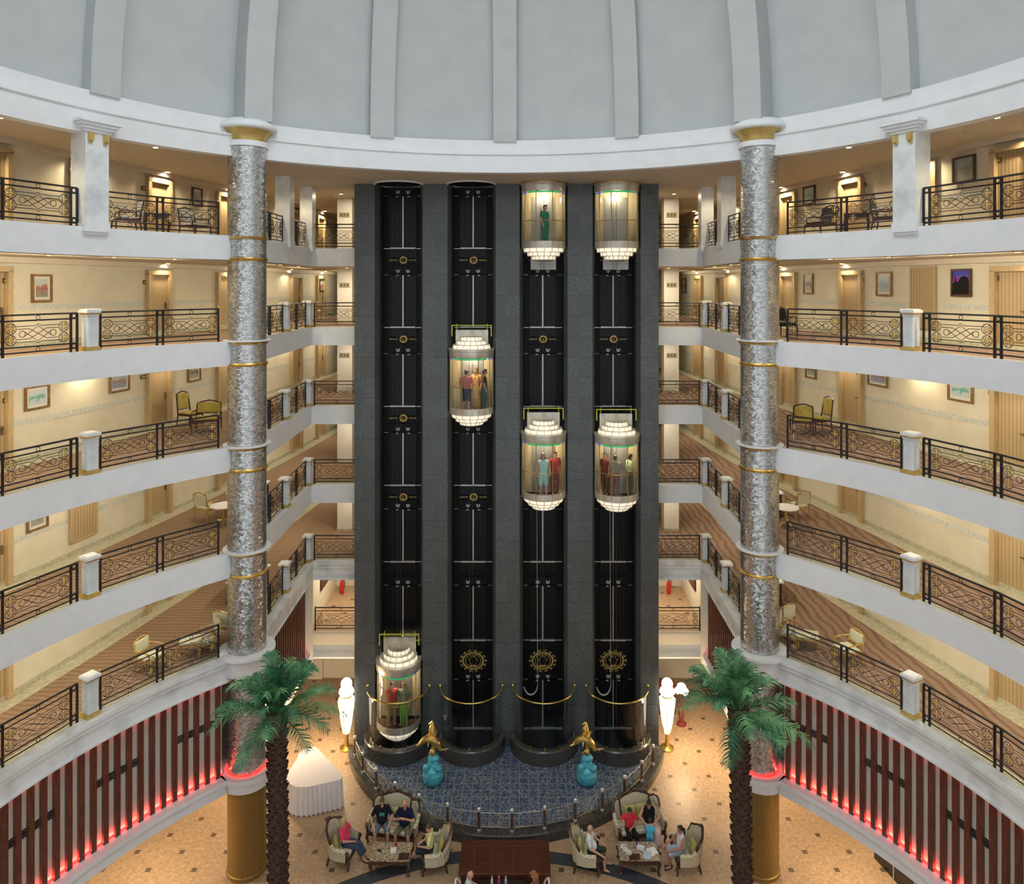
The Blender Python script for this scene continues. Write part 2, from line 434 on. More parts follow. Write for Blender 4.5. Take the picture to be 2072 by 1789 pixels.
SIT = dict(pelvis=(0, 0, .53), neck=(0, .07, 1.06), head=(0, .03, 1.22), yaw=0, pitch=0,
           hipL=(-.09, -.02, .52), hipR=(.09, -.02, .52), kneeL=(-.13, -.44, .52), kneeR=(.13, -.44, .52),
           footL=(-.13, -.46, .08), footR=(.13, -.46, .08), elbowL=(-.27, -.03, .76), elbowR=(.27, -.03, .76),
           handL=(-.17, -.27, .64), handR=(.17, -.27, .64))
STAND = dict(pelvis=(0, 0, .92), neck=(0, .02, 1.46), head=(0, -.01, 1.62), yaw=0, pitch=0,
             hipL=(-.09, 0, .90), hipR=(.09, 0, .90), kneeL=(-.10, -.02, .49), kneeR=(.10, -.02, .49),
             footL=(-.11, .02, .08), footR=(.11, .02, .08), elbowL=(-.25, .03, 1.16), elbowR=(.25, .03, 1.16),
             handL=(-.24, -.06, .93), handR=(.24, -.06, .93))

def person(label, loc, rz, pose, top, low=None, hair=None, skin=skin_f, sleeve='short', kind='trousers', style='short', s=.95,
           j={}, vox=.009, shoes=True, girth=1.0, group=None, cat='person', print_m=None, straps=False):
    J = dict(pose); J.update(j)
    V = {k: (Vector(v) if isinstance(v, tuple) else v) for k, v in J.items()}
    rt = root('person', loc, rz, label, cat, group); rt.scale = (s, s, s)
    P, NK, H = V['pelvis'], V['neck'], V['head']
    up = (NK - P).normalized()
    CH = P + (NK - P) * .66
    sw = .155 * (1 if girth >= 1 else .94)
    SH = {'L': CH + Vector((-sw - .03, 0, 0)) + up * .13, 'R': CH + Vector((sw + .03, 0, 0)) + up * .13}
    HM = Matrix.Translation(H) @ Matrix.Rotation(V['yaw'], 4, 'Z') @ Matrix.Rotation(V['pitch'], 4, 'X')
    def torso(mb, g):
        for q in (-1, 1):
            cap(mb, P + Vector((q * .07, 0, -.01)), P + Vector((q * .065, -.005, .16)), .098 * girth + g, .088 * girth + g)
            cap(mb, P + Vector((q * .065, -.01, .14)), CH + Vector((q * .085, 0, .0)), .088 * girth + g, .098 * girth + g)
            cap(mb, CH + Vector((q * .05, 0, .06)), CH + Vector((q * (sw - .02), 0, .08)), .088 + g, .07 + g)
        for q in (-1, 1): cap(mb, NK + Vector((q * .035, .01, -.035)), CH + Vector((q * sw, 0, .10)), .060 + g, .062 + g)
        if girth > 1.05: mb.ell(P + Vector((0, -.06, .14)), (.15 + g, .12 + g, .15 + g))
    def arm(mb, q, t, g):
        A, E, W = SH[q], V['elbow' + q], V['hand' + q]
        E2 = A + (E - A) * min(1, t * 2)
        cap(mb, A, E2, .053 + g, .053 + (.042 - .053) * min(1, t * 2) + g)
        if t > .5: cap(mb, E, E + (W - E) * (2 * t - 1), .042 + g, .030 + g)
    def leg(mb, q, t, g, flare=0):
        A, K, B = V['hip' + q], V['knee' + q], V['foot' + q]
        cap(mb, A, A + (K - A) * min(1, t * 2), .088 * girth + g, .062 + g + flare)
        if t > .5: cap(mb, K, K + (B - K) * (2 * t - 1), .058 + g, (.04 if t > .9 else .052) + g + flare)
    b = MB()
    torso(b, 0)
    cap(b, NK - up * .06, H - Vector((0, 0, .03)), .058, .052)
    b.ell((0, 0, .012), (.074, .092, .105), HM); b.ell((0, -.022, -.05), (.055, .066, .066), HM)
    b.ell((0, -.095, -.012), (.014, .02, .022), HM)                        # nose
    b.ell((0, -.08, .03), (.05, .014, .012), HM)                           # brow
    for q in (-1, 1): b.ell((q * .076, .008, -.005), (.012, .022, .032), HM)    # ears
    for q, sg in (('L', -1), ('R', 1)):
        arm(b, q, 1, 0); leg(b, q, 1, 0)
        W = V['hand' + q]; d = (W - V['elbow' + q]).normalized()
        side = d.cross(Vector((0, 0, 1)))
        side = side.normalized() if side.length > .1 else Vector((1, 0, 0))
        nrm = side.cross(d).normalized()
        cap(b, W, W + d * .07, .03, .03)
        inn = -sg if side.x > 0 else sg
        for i, ln in enumerate((.066, .078, .072, .056)):
            o = W + d * .085 + side * (inn * (.03 - .02 * i))
            m1 = o + d * ln * .55 - nrm * .008
            cap(b, o, m1, .0100, .0095, 6); cap(b, m1, m1 + d * ln * .35 - nrm * .028, .0095, .008, 6)
        tb = W + d * .025 + side * (inn * .03)
        cap(b, tb, tb + d * .035 + side * (inn * .03) - nrm * .012, .013, .010, 6)
        fo = V['foot' + q]
        toe = Vector((sg * .03, -.17, -.055)) if not V.get('toe' + q) else V['toe' + q]
        cap(b, fo + Vector((0, .03, -.045)), fo + toe, .036, .030); cap(b, fo, fo + toe * .6, .042, .032)
    body = fused('body', b, vox, skin, rt)
    t = MB(); torso(t, .014)
    if sleeve != 'none':
        for q in 'LR': arm(t, q, {'short': .34, 'long': .93, 'three': .7}[sleeve], .016)
    else:
        for q in (-1, 1): cap(t, CH + Vector((q * .09, 0, .1)), NK + Vector((q * .055, 0, -.02)), .075, .05)
    # cut the neckline: nothing of the garment above the collar bone
    g = fused('shirt' if not straps else 'vest_top', t, .012, top, rt)
    if print_m:
        p = MB(); c0 = CH + Vector((0, -.118 * girth, -.02))
        p.box(c0.x, c0.y - .004, c0.z, .17, .012, .13); p.build('shirt_print', print_m, g)
    if low:
        l = MB()
        if kind == 'skirt':
            A = (V['hipL'] + V['hipR']) / 2; K = (V['kneeL'] + V['kneeR']) / 2; B = (V['footL'] + V['footR']) / 2
            for q in 'LR':
                cap(l, V['hip' + q], V['knee' + q], .12, .11); cap(l, V['knee' + q], V['knee' + q] + (V['foot' + q] - V['knee' + q]) * .7, .11, .12)
            cap(l, A, K, .13, .13); cap(l, K, K + (B - K) * .7, .12, .14)
        else:
            tt = {'trousers': .97, 'shorts': .46, 'crop': .78}[kind]
            for q in 'LR': leg(l, q, tt, .016, .012 if kind == 'shorts' else .004)
        for q in (-1, 1): cap(l, P + Vector((q * .07, 0, -.02)), P + Vector((q * .07, 0, .08)), .115 * girth, .108 * girth)
        fused({'skirt': 'skirt', 'trousers': 'trousers', 'shorts': 'shorts', 'crop': 'cropped_trousers'}[kind], l, .012, low, rt)
    if shoes:
        for q, sg in (('L', -1), ('R', 1)):
            sh = MB(); fo = V['foot' + q]; toe = Vector((sg * .03, -.17, -.055)) if not V.get('toe' + q) else V['toe' + q]
            cap(sh, fo + Vector((0, .03, -.05)), fo + toe + Vector((0, 0, -.006)), .040, .036)
            fused('shoe', sh, .012, shoe_m, rt)
    if hair:
        h = MB()
        if style == 'bald':
            for q in (-1, 1): h.ell((q * .058, .03, -.005), (.024, .06, .04), HM)
            h.ell((0, .07, -.01), (.06, .03, .045), HM)
        else:
            h.ell((0, .016, .032), (.084, .094, .098), HM); h.ell((0, .045, -.01), (.078, .065, .08), HM)
            h.ell((0, -.05, .085), (.06, .045, .03), HM)
            if style in ('long', 'bob'):
                for q in (-1, 1): h.ell((q * .07, .03, -.06), (.028, .05, .09), HM)
                h.ell((0, .07, -.07 if style == 'bob' else -.13), (.075, .045, .09 if style == 'bob' else .16), HM)
            if style == 'bun': h.ell((0, .06, .13), (.045, .045, .045), HM)
            if style == 'pony': h.ell((0, .13, -.02), (.04, .05, .05), HM); h.ell((0, .15, -.12), (.035, .035, .11), HM)
        fused('hair', h, .009, hair, rt)
    for q in (-1, 1):
        e = MB().ell((q * .029, -.083, .008), (.011, .007, .007), HM, 8, 6); e.build('eye', eye_m, body)
    MB().ell((0, -.083, -.062), (.022, .008, .006), HM, 8, 6).build('mouth', lip_m, body)
    return rt
# ================================================================ the building
R0, CY = 11.9, 13.2                       # atrium edge: circle of radius R0 round (0, CY)
LV = {5: 19.5, 4: 16.3, 3: 13.1, 2: 9.9, 1: 6.8}
LN = {5: 'top balcony', 4: 'fourth balcony', 3: 'third balcony', 2: 'second balcony', 1: 'lowest balcony'}
SN = {-1: 'left', 1: 'right'}
CEIL = 21.98
COLX, COLY, COLR = 7.92, 22.3, .57
def circ(r, th): return (r * sin(th), CY + r * cos(th))       # th from straight ahead
def wallX(Y): return 10.0 + .02295 * max(0.0, 42 - Y) ** 1.608
def wall_path(s, y0=4.0, y1=43.0, n=40, d=0.0): return [(s * (wallX(y0 + (y1 - y0) * i / n) + d), y0 + (y1 - y0) * i / n) for i in range(n + 1)]
TH0, TH1 = radians(112), radians(44.4)
def edge_path(s, d=0.0, r=R0, tail=True):
    """balcony edge, front to back; d moves it into the corridor"""
    p = [circ(r + d, TH0 + (TH1 - TH0) * i / 40) for i in range(41)]
    p += [(COLX + .12 + d, 22.35), (7.85 + d, 22.75), (7.86 + d, 24), (7.95 + d, 29.3 + d)]
    if tail: p += [(5.94, 29.3 + d)]
    return [(s * a, b) for a, b in p]
def wall_hit(x):
    """where the sight line of pixel column x meets the corridor wall"""
    s = -1 if x < PX else 1
    k = (x - PX) / F
    lo, hi = 8.0, 42.9
    for _ in range(60):
        mid = (lo + hi) / 2
        if s * (EX + k * mid) < wallX(mid): lo = mid
        else: hi = mid
    return s, lo
def wall_rot(s, Y):
    t = Vector((s * (wallX(Y + .05) - wallX(Y - .05)) / .1, 1)).normalized()
    n = Vector((t.y, -t.x))
    if n.x * -s < 0: n = -n
    return atan2(n.x, -n.y), n
def wall_obj(s, Y, z, d=.0):
    r, n = wall_rot(s, Y)
    return (s * wallX(Y) + n.x * d, Y + n.y * d, z), r

cornice_m = plain('cornice_cream', (.66, .56, .42), .6)
# floors, fascias and ceilings of the five galleries
for s in (-1, 1):
    for k in (5, 4, 3, 2, 1):
        z = LV[k]
        e = edge_path(s)
        back = [(s * 5.94, 43.0)]
        w = wall_path(s, d=.04)[::-1]
        fl = MB().prism(e + back + w, z - .06, z)
        o = struct('floor', fl, carpet_l if s < 0 else carpet_r)
        b = MB()
        b.strip(edge_path(s, .004), edge_path(s, .38), z - .02, z + .006)
        ww = wall_path(s, d=-.52); b.strip(wall_path(s), ww, z - .02, z + .005)
        b.build('stone_border', stone, o)
        if k > 1:
            tr = MB().strip(edge_path(s, -.02), edge_path(s, .14), z - .72, z + .012)
            struct('trim', tr, plaster)
        else:
            tr = MB()
            for d0, d1, a, c in ((-.16, .14, -.10, .012), (-.11, .14, -.24, -.10), (-.04, .14, -.66, -.24), (-.09, .14, -.72, -.66)):
                tr.strip(edge_path(s, d0), edge_path(s, d1), z + a, z + c)
            struct('trim', tr, marble)
        cl = MB().prism(edge_path(s, .02) + back + w, z - .72, z - .68)
        struct('ceiling', cl, ceil_cream)
    # corridor wall, all storeys
    struct('wall_' + SN[s], MB().sheet(wall_path(s), 0, CEIL + .2), cream)
    for k in LV:
        z = LV[k]
        top = CEIL if k == 5 else LV[k + 1] - .72
        struct('baseboard_' + SN[s], MB().strip(wall_path(s, d=0), wall_path(s, d=-.03), z, z + .13), stone)
        struct('trim', MB().strip(wall_path(s, d=0), wall_path(s, d=-.012), z + 1.02, z + 1.17), dado_mat)
        struct('trim', MB().strip(wall_path(s, d=0), wall_path(s, d=-.22), top - .16, top), cornice_m)
    struct('wall_back', MB().sheet([(s * 5.9, 42.9), (s * 11, 42.9)], 0, CEIL + .2), cream)
    struct('wall_side', MB().sheet([(s * 5.96, 29.4), (s * 5.96, 43)], 0, CEIL + .2), cream_white)

# top ceiling with the round openings over the lifts
BAYS = (-4.21, -1.365, 1.454, 4.31)
SHY, DRY = 28.2, 29.2
bm = bmesh.new()
def loop(pts):
    vs = [bm.verts.new((x, y, CEIL)) for x, y in pts]
    return [bm.edges.new((vs[i], vs[(i + 1) % len(vs)])) for i in range(len(vs))]
outer = [circ(R0 + .02, -TH0 + 2 * TH0 * i / 90) for i in range(91)] + wall_path(1, 8.6, d=.1) + wall_path(-1, 8.6, d=.1)[::-1]
ed = loop(outer)
for bx in BAYS: ed += loop(arc(bx, SHY, .9, 0, 2 * pi, 28))
bmesh.ops.triangle_fill(bm, edges=ed, use_beauty=True)
me = bpy.data.meshes.new('ceiling'); bm.to_mesh(me); bm.free(); me.materials.append(ceil_cream)
tag(link('ceiling', me), kind='structure')
for bx in BAYS:
    struct('trim', MB().lathe([(.9, 0), (.9, -.05), (.97, -.05), (.97, 0)], 28, (bx, SHY, CEIL), pi, 2 * pi), plaster if bx < 0 else gold)
struct('ceiling', MB().box(0, 28.6, CEIL + 1.6, 12, 2.6, .1), black_flat)
struct('wall_loft', MB().sheet([(-6, 27.2), (6, 27.2)], CEIL + .02, CEIL + 1.6), black_flat)

# ring beam and dome
A0, A1 = pi / 2 - TH0, pi / 2 + TH0
def ring(name, prof, m, n=110, sharp=35): return struct(name, MB().lathe(prof, n, (0, CY, 0), A0, A1), m, sharp)
ring('trim', [(12.25, 21.93), (11.9, 21.93), (11.9, 22.52), (11.84, 22.54), (11.84, 22.60), (11.96, 22.62), (11.96, 23.06), (12.5, 23.1)], plaster)
def dr(z, k=0.0): return (12.3 - k) * sqrt(max(0.0, 1 - ((z - 22.9) / 13.2) ** 2))
DZ = [23.0 + 13.0 * (1 - cos(pi / 2 * i / 26)) * .55 + 13.0 * .45 * i / 26 for i in range(27)]
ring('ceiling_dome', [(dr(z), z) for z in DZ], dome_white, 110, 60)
for i in range(-5, 6):
    th = radians(20.3) * i
    deep = abs(i) == 2
    hw, kk = (.42, .95) if deep else (.40, .42)
    b = MB(); vs = []
    for z in DZ[:-3]:
        ro = dr(z) + .05
        ri = max(.3, (dr(z) - kk) if not deep else dr(z) - kk)
        tx, ty = cos(th), -sin(th)
        for r, q in ((ro, -1), (ri, -1), (ri, 1), (ro, 1)):
            ww = hw * min(1.0, .55 + .45 * r / 11)
            x, y = circ(r, th)
            vs.append((x + tx * q * ww, y + ty * q * ww, z))
    n = len(DZ) - 3
    fs = [(4 * a + c, 4 * a + c + 1, 4 * a + 5 + c, 4 * a + 4 + c) for a in range(n - 1) for c in range(3)] + [(0, 3, 2, 1)]
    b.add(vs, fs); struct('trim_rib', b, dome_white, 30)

# lift shaft: side faces, piers with returns, lining
w = .84
edges = [-5.94] + [q for bx in BAYS for q in (bx - w, bx + w)] + [5.95]
sh = MB()
for i in range(0, len(edges), 2):
    a, c = edges[i], edges[i + 1]
    ch = .20
    p = [(a + (ch * .5 if i else 0), SHY), (c - (ch * .5 if i < 8 else 0), SHY), (c + (0 if i == 8 else .02), SHY + .35), (c, DRY + .12), (a, DRY + .12), (a - (0 if i == 0 else .02), SHY + .35)]
    sh.prism(p, 0, CEIL)
sh.box(-5.84, 30.2, CEIL / 2, .2, 2, CEIL); sh.box(5.85, 30.2, CEIL / 2, .2, 2, CEIL)
struct('wall_shaft', sh, granite, 20)
ln = MB()
ln.box(0, DRY + .2, CEIL / 2 + .7, 11.6, .12, CEIL + 1.4)
struct('wall_shaft_lining', ln, black_flat)

# lobby floor, lower walls
struct('floor', MB().box(0, 23, -.05, 36, 42, .1), floor_mat)
for s in (-1, 1):
    struct('ceiling_lobby', MB().prism(edge_path(s, .1) + [(s * 5.94, 30.4)] + [(s * 8.4, 30.4), (s * 9.2, 33), (s * 17, 20), (s * 17.3, 4)], 2.80, 2.86), plaster)
    # slatted wall under the lowest gallery
    def sl(d): return [(s * a, b) for a, b in [circ(R0 + d, radians(112) + (radians(44.6) - radians(112)) * i / 60) for i in range(61)]]
    def sl2(d): return [(s * (7.9 + d), 23.0), (s * (8.0 + d), 28.9)]
    wl = MB().sheet(sl(.22), 2.9, 6.2); wl.sheet(sl2(.22), 2.9, 6.2)
    wo = struct('wall_slats_' + SN[s], wl, slat_back)
    m = MB()
    n = 44
    for i in range(n):
        th = radians(45.3) + i * radians(1.52)
        x, y = circ(R0 + .155, th)
        m.box(s * x, y, 4.64, .140, .09, 2.96, rz=-s * th)
    for i in range(22):
        y = 23.1 + i * .262
        m.box(s * (8.0 + .017 * (y - 23)), y, 4.64, .2, .10, 2.96)
    m.build('wood_slat', slat_wood, wo)
    v = MB()
    for i in range(n):
        if i % 7 < 4:
            th = radians(45.3) + (i + .5) * radians(1.52)
            x, y = circ(R0 + .205, th)
            for q in range(4): v.box(s * x, y, 4.78 + q * .055, .17, .03, .022, rz=-s * th)
    v.build('vent_slot', black_flat, wo)
    l = MB(); l.strip(sl(.215), sl(.19), 3.2, 3.25); l.strip(sl2(.215), sl2(.19), 3.2, 3.25)
    l.build('led_strip', led_red, wo)
    l = MB(); l.strip(sl(.20), sl(.17), 6.06, 6.085)
    l.build('upper_led_strip', led_red, wo)
    t = MB()
    t.strip(sl(-.16), sl(.24), 3.08, 3.2); t.strip(sl(-.10), sl(.24), 2.76, 3.08)
    t.strip(sl2(-.16), sl2(.24), 3.08, 3.2); t.strip(sl2(-.10), sl2(.24), 2.76, 3.08)
    struct('trim', t, plaster)
    struct('trim', MB().box(s * 8.02, 29.05, 4.6, .34, .34, 3.7), cream_white)
    # mezzanine landing beside the shaft
    x0, x1 = s * 5.96, s * 8.6
    xm, xw = (x0 + x1) / 2, abs(x1 - x0)
    fo = struct('floor_mezzanine', MB().box(xm, 33.4, 3.05, xw, 4.8, .1), floor_mat)
    struct('trim', MB().box(xm, 31.05, 2.7, xw, .14, .82), cream_white)
    struct('wall_mezzanine', MB().sheet([(x0, 35.8), (x1, 35.8)], 3.1, 6.1).sheet([(s * 8.55, 31), (s * 8.55, 35.8)], 3.1, 6.1), cream_white)
    struct('wall_lobby', MB().box(xm, 33.2, 1.15, xw, .2, 2.3).box(xm, 32.9, 2.0, xw, .5, .5), cream_white)
    struct('wall_lobby', MB().sheet([(s * 14.6, 3), (s * 14.6, 20), (s * 10.5, 33), (s * 8.5, 33)], 0, 2.8), cream_white)

# ---------------------------------------------------------------- mirrored columns
for s in (-1, 1):
    rt = root('mirrored_column', (s * COLX, COLY, 0), 0, f'round column clad in silver mirror scales, gold below, on the {SN[s]} of the lifts', 'column')
    MB().lathe([(COLR, 3.1), (COLR, 22.3)], 56).build('mirrored_shaft', mirror, rt)
    MB().lathe([(.60, 0), (.60, .12), (.575, .14), (.575, 2.78)], 64).build('gold_shaft', gold_ribs, rt)
    MB().lathe([(.565, 2.74), (.74, 2.76), (.76, 3.02), (.82, 3.06), (.82, 3.2), (.56, 3.2)], 40).build('lower_ring', plaster, rt)
    MB().lathe([(.60, 3.2), (.625, 3.2), (.625, 3.22), (.60, 3.22)], 40).build('led_ring', led_red, rt)
    for k, z in LV.items():
        if k == 1:
            MB().lathe([(.565, z - .66), (.70, z - .6), (.74, z - .1), (.84, z - .06), (.84, z + .02), (.56, z + .03)], 40).build('collar', plaster, rt)
            continue
        if k < 5: MB().lathe([(.565, z - .02), (.70, z - .005), (.71, z + .03), (.56, z + .04)], 40).build('collar', plaster, rt)
        MB().lathe([(.56, z - .10), (.615, z - .085), (.63, z - .05), (.655, z - .02), (.56, z - .01)], 40).build('gold_band', gold, rt)
        MB().lathe([(.56, z - .76), (.61, z - .745), (.625, z - .72), (.60, z - .70), (.625, z - .68), (.61, z - .655), (.56, z - .64)], 40).build('gold_band', gold, rt)
    cp = MB().lathe([(.50, 22.22), (.63, 22.24), (.63, 22.40), (.5, 22.42)], 40).build('capital_collar', plaster, rt)
    MB().lathe([(.54, 22.40), (.56, 22.50), (.62, 22.60), (.71, 22.70), (.80, 22.77), (.5, 22.77)], 48).build('capital_flare', gold_paint, rt)
    MB().lathe([(.78, 22.75), (.88, 22.78), (.90, 22.84), (.86, 22.90), (.80, 22.98), (.62, 23.08), (.3, 23.12)], 48).build('capital_disc', plaster, rt)

# ---------------------------------------------------------------- railings
def lattice_mesh(w):
    """black scroll work of one panel, w wide, standing on z = 0"""
    b = MB(); hx, hz, cz = w / 2, .27, .54
    def q(u, v): return (u * hx, 0, cz + v * hz)
    r = .0085
    def ln(pts): b.tube([q(*p) for p in pts], r, 4)
    for m in (1, -1):
        ln([(-.62, .45 * m), (-.26, .45 * m), (.26, -.45 * m), (.62, -.45 * m)])
        ln([(-.66, .70 * m), (-.10, .70 * m), (0, .86 * m), (.10, .70 * m), (.66, .70 * m)])
        ln([(-.40, -.20 * m), (0, .68 * m), (.40, -.20 * m)])
        b.tube([(m * (.47 * hx) + .075 * cos(a), 0, cz + .075 * sin(a)) for a in [2 * pi * i / 12 for i in range(12)]], r, 4, True)
        for zz in (.925, .16): 
            if m > 0: b.tube([(.05 * cos(a), 0, zz + .05 * sin(a)) for a in [2 * pi * i / 10 for i in range(10)]], r, 4, True)
        for v in (.5, -.5):
            b.tube([(m * (hx - .16) + .13 * cos(a), 0, cz + v * hz + .125 * sin(a)) for a in [2 * pi * i / 14 for i in range(14)]], r, 4, True)
            for a in range(4):
                an = pi / 4 + a * pi / 2
                b.tube([(m * (hx - .16) + .085 * cos(an) + .032 * cos(t), 0, cz + v * hz + .085 * sin(an) + .032 * sin(t)) for t in [an + pi * (.1 + 1.6 * i / 7) for i in range(8)]], .007, 4)
    gilt(b, w)
    return b.mesh('scroll_panel', [iron, gold], 50)
def gilt(b, w):
    b.cur = 1; hx, hz, cz = w / 2, .27, .54
    for m in (1, -1):
        for v in (.5, -.5):
            cx, c2 = m * (hx - .16), cz + v * hz
            b.ell((cx, -.008, c2), (.026, .014, .026), None, 6, 4)
            for a in range(4):
                an = a * pi / 2
                b.ell((cx + .055 * cos(an), -.008, c2 + .055 * sin(an)), (.022 + .012 * abs(cos(an)), .012, .022 + .012 * abs(sin(an))), None, 6, 4)
                an += pi / 4
                b.ell((cx + .098 * cos(an), -.008, c2 + .098 * sin(an)), (.013, .012, .013), None, 6, 4)
    b.ell((0, -.008, .85), (.018, .012, .018), None, 6, 4)
_lat = {}
def railing(pts, lv, label, group, loc_z, doubles=(True, True), finial=(True, True)):
    """pts: corner points of the run (panel joints); every stretch between two is one panel"""
    rt = root('railing', (pts[0][0], pts[0][1], loc_z), 0, label, 'railing', group)
    L = [(p[0] - pts[0][0], p[1] - pts[0][1]) for p in pts]
    for nm, z, r in (('handrail', 1.0, .026), ('upper_rail', .86, .019), ('lower_rail', .23, .019), ('foot_rail', .10, .019)):
        b = MB()
        b.tube([(x, y, z) for x, y in L], r, 4 if nm != 'handrail' else 6); b.build(nm, iron, rt, 50)
    for i, p in enumerate(L):
        a = Vector(L[min(i + 1, len(L) - 1)]) - Vector(L[max(i - 1, 0)]); a.normalize()
        an = atan2(a.y, a.x)
        offs = (0,)
        if 0 < i < len(L) - 1: offs = (-.085, .085)
        elif i == 0 and doubles[0]: offs = (0, .17)
        elif i == len(L) - 1 and doubles[1]: offs = (0, -.17)
        for o in offs:
            MB().box(p[0] + a.x * o, p[1] + a.y * o, .5, .05, .04, 1.0, rz=an).build('post', iron, rt, 50)
        if len(offs) == 2:
            c = (offs[0] + offs[1]) / 2; b = MB()
            for z in (.93, .165): b.tube([(p[0] + a.x * (c + .05 * cos(t)), p[1] + a.y * (c + .05 * cos(t)), z + .05 * sin(t)) for t in [2 * pi * k / 10 for k in range(10)]], .009, 4, True)
            b.build('post_ring', iron, rt, 50)
        elif finial[0 if i == 0 else 1]:
            MB().ell((p[0], p[1], 1.05), (.032, .032, .036), None, 8, 6).build('gilt_finial', gold, rt)
    for i in range(len(L) - 1):
        a, c = Vector(L[i]), Vector(L[i + 1]); d = c - a
        m0 = .11 if (i > 0 or doubles[0]) else .03; m1 = .11 if (i < len(L) - 2 or doubles[1]) else .03
        if i == 0 and doubles[0]: m0 = .2
        if i == len(L) - 2 and doubles[1]: m1 = .2
        w = d.length - m0 - m1; key = round(w, 2)
        if key not in _lat: _lat[key] = lattice_mesh(w)
        mid = a + d.normalized() * (m0 + w / 2)
        rz = atan2(d.y, d.x)
        if rz > pi / 2 or rz <= -pi / 2: rz += pi
        link('scroll_panel', _lat[key], rt, (mid.x, mid.y, 0), rz)
    return rt
INS = .17
def cp(s, deg, d=INS):
    x, y = circ(R0 + d, radians(deg)); return (s * x, y)
TP1 = 62.4
for s in (-1, 1):
    runs = {
        'a': ([cp(s, 99.6), cp(s, 90.8), cp(s, 82.0), cp(s, 73.2), cp(s, TP1 + 1.6)], 'outer corner'),
        'b': ([cp(s, TP1 - 1.3), cp(s, 53.3), cp(s, 45.2)], ''),
        'c': ([(s * 8.03, 23.1), (s * 8.05, 24.7), (s * 8.08, 26.15)], ''),
        'd': ([(s * 8.08, 26.65), (s * 8.1, 27.85), (s * 8.12, 29.1)], ''),
        'e': ([(s * 7.85, 29.45), (s * 6.02, 29.45)], '')}
    where = {'a': 'beyond the {p}, away from the column', 'b': 'between the {p} and the mirrored column',
             'c': 'just behind the mirrored column', 'd': 'between the two rear {p}s', 'e': 'facing front beside the lift shaft'}
    for q, (pts, _) in runs.items():
        proto = None
        for k in (5, 4, 3, 2, 1):
            p = 'white pillar' if k == 5 else 'white pedestal'
            lab = f'black scroll railing, {LN[k]}, {SN[s]} side, ' + where[q].format(p=p)
            if proto is None: proto = railing(pts, k, lab, 'balcony railings', LV[k], (q == 'a', q == 'a'), (True, q != 'a'))
            else: dup(proto, None, (pts[0][0], pts[0][1], LV[k]), None, lab)
    railing([(s * 8.3, 31.15), (s * 6.02, 31.15)], 0, f'black scroll railing on the low landing at the {SN[s]} foot of the shaft', 'landing railings', 3.1, (False, False))

# ---------------------------------------------------------------- pedestals and top pillars
PED = [(lambda s: cp(s, TP1), radians(TP1)), (lambda s: (s * 8.08, 26.4), pi / 2), (lambda s: (s * 8.08, 29.3), pi / 2)]
PW = ('nearest the camera', 'second from the camera', 'beside the lift bridge')
def pedestal():
    rt = root('white_pedestal', (0, 0, 0))
    f = MB()
    f.box(0, 0, .5, .27, .27, .84)
    for i in range(5):
        for a in range(4):
            M = Matrix.Rotation(a * pi / 2, 4, 'Z')
            f.box(-.10 + .05 * i, -.14, .48, .026, .016, .72, M=M)
    f.build('fluted_shaft', marble, rt)
    MB().box(0, 0, .04, .38, .38, .08).box(0, 0, .095, .33, .33, .04).build('gilt_base', gold_paint, rt)
    MB().box(0, 0, .93, .31, .31, .05).box(0, 0, 1.03, .38, .38, .07).box(0, 0, 1.075, .31, .31, .03).build('cap', marble, rt)
    MB().box(0, 0, .975, .35, .35, .035).build('gilt_neck', gold, rt)
    return rt
proto = None
for s in (-1, 1):
    for k in (4, 3, 2, 1):
        for i, (f, th) in enumerate(PED):
            x, y = f(s)
            lab = f'white fluted railing pedestal, {LN[k]}, {SN[s]} side, {PW[i]}'
            if proto is None:
                proto = tag(pedestal(), lab, 'pedestal', 'white fluted pedestals'); proto.location = (x, y, LV[k]); proto.rotation_euler.z = -s * th
            else: dup(proto, None, (x, y, LV[k]), -s * th, lab)
    for i, (f, th) in enumerate(PED):
        x, y = f(s)
        H = 22.0 - 19.5
        rt = root('square_pillar', (x, y, 19.5), -s * th, f'white square pillar on the top balcony, {SN[s]} side, {PW[i]}', 'pillar', 'white pillars of the top balcony')
        w = (.62, .54, .5)[i]
        MB().box(0, 0, H / 2, w, w, H).build('pillar_shaft', marble, rt)
        MB().box(0, 0, .0, w + .05, w + .05, .22).box(0, 0, -.13, w - .06, w - .06, .1).build('pillar_foot', plaster, rt)
        if i == 0:
            c = MB()
            for j in range(4): c.box(0, 0, H - .02 + .075 * j, w + .10 + .13 * j, w + .10 + .13 * j, .075)
            c.build('cornice', plaster, rt)
            for a in (-1, 1):
                MB().box(a * .2, -.36, H - .18, .11, .14, .2).box(a * .2, -.34, H - .30, .09, .08, .08).build('gilt_bracket', gold_paint, rt)
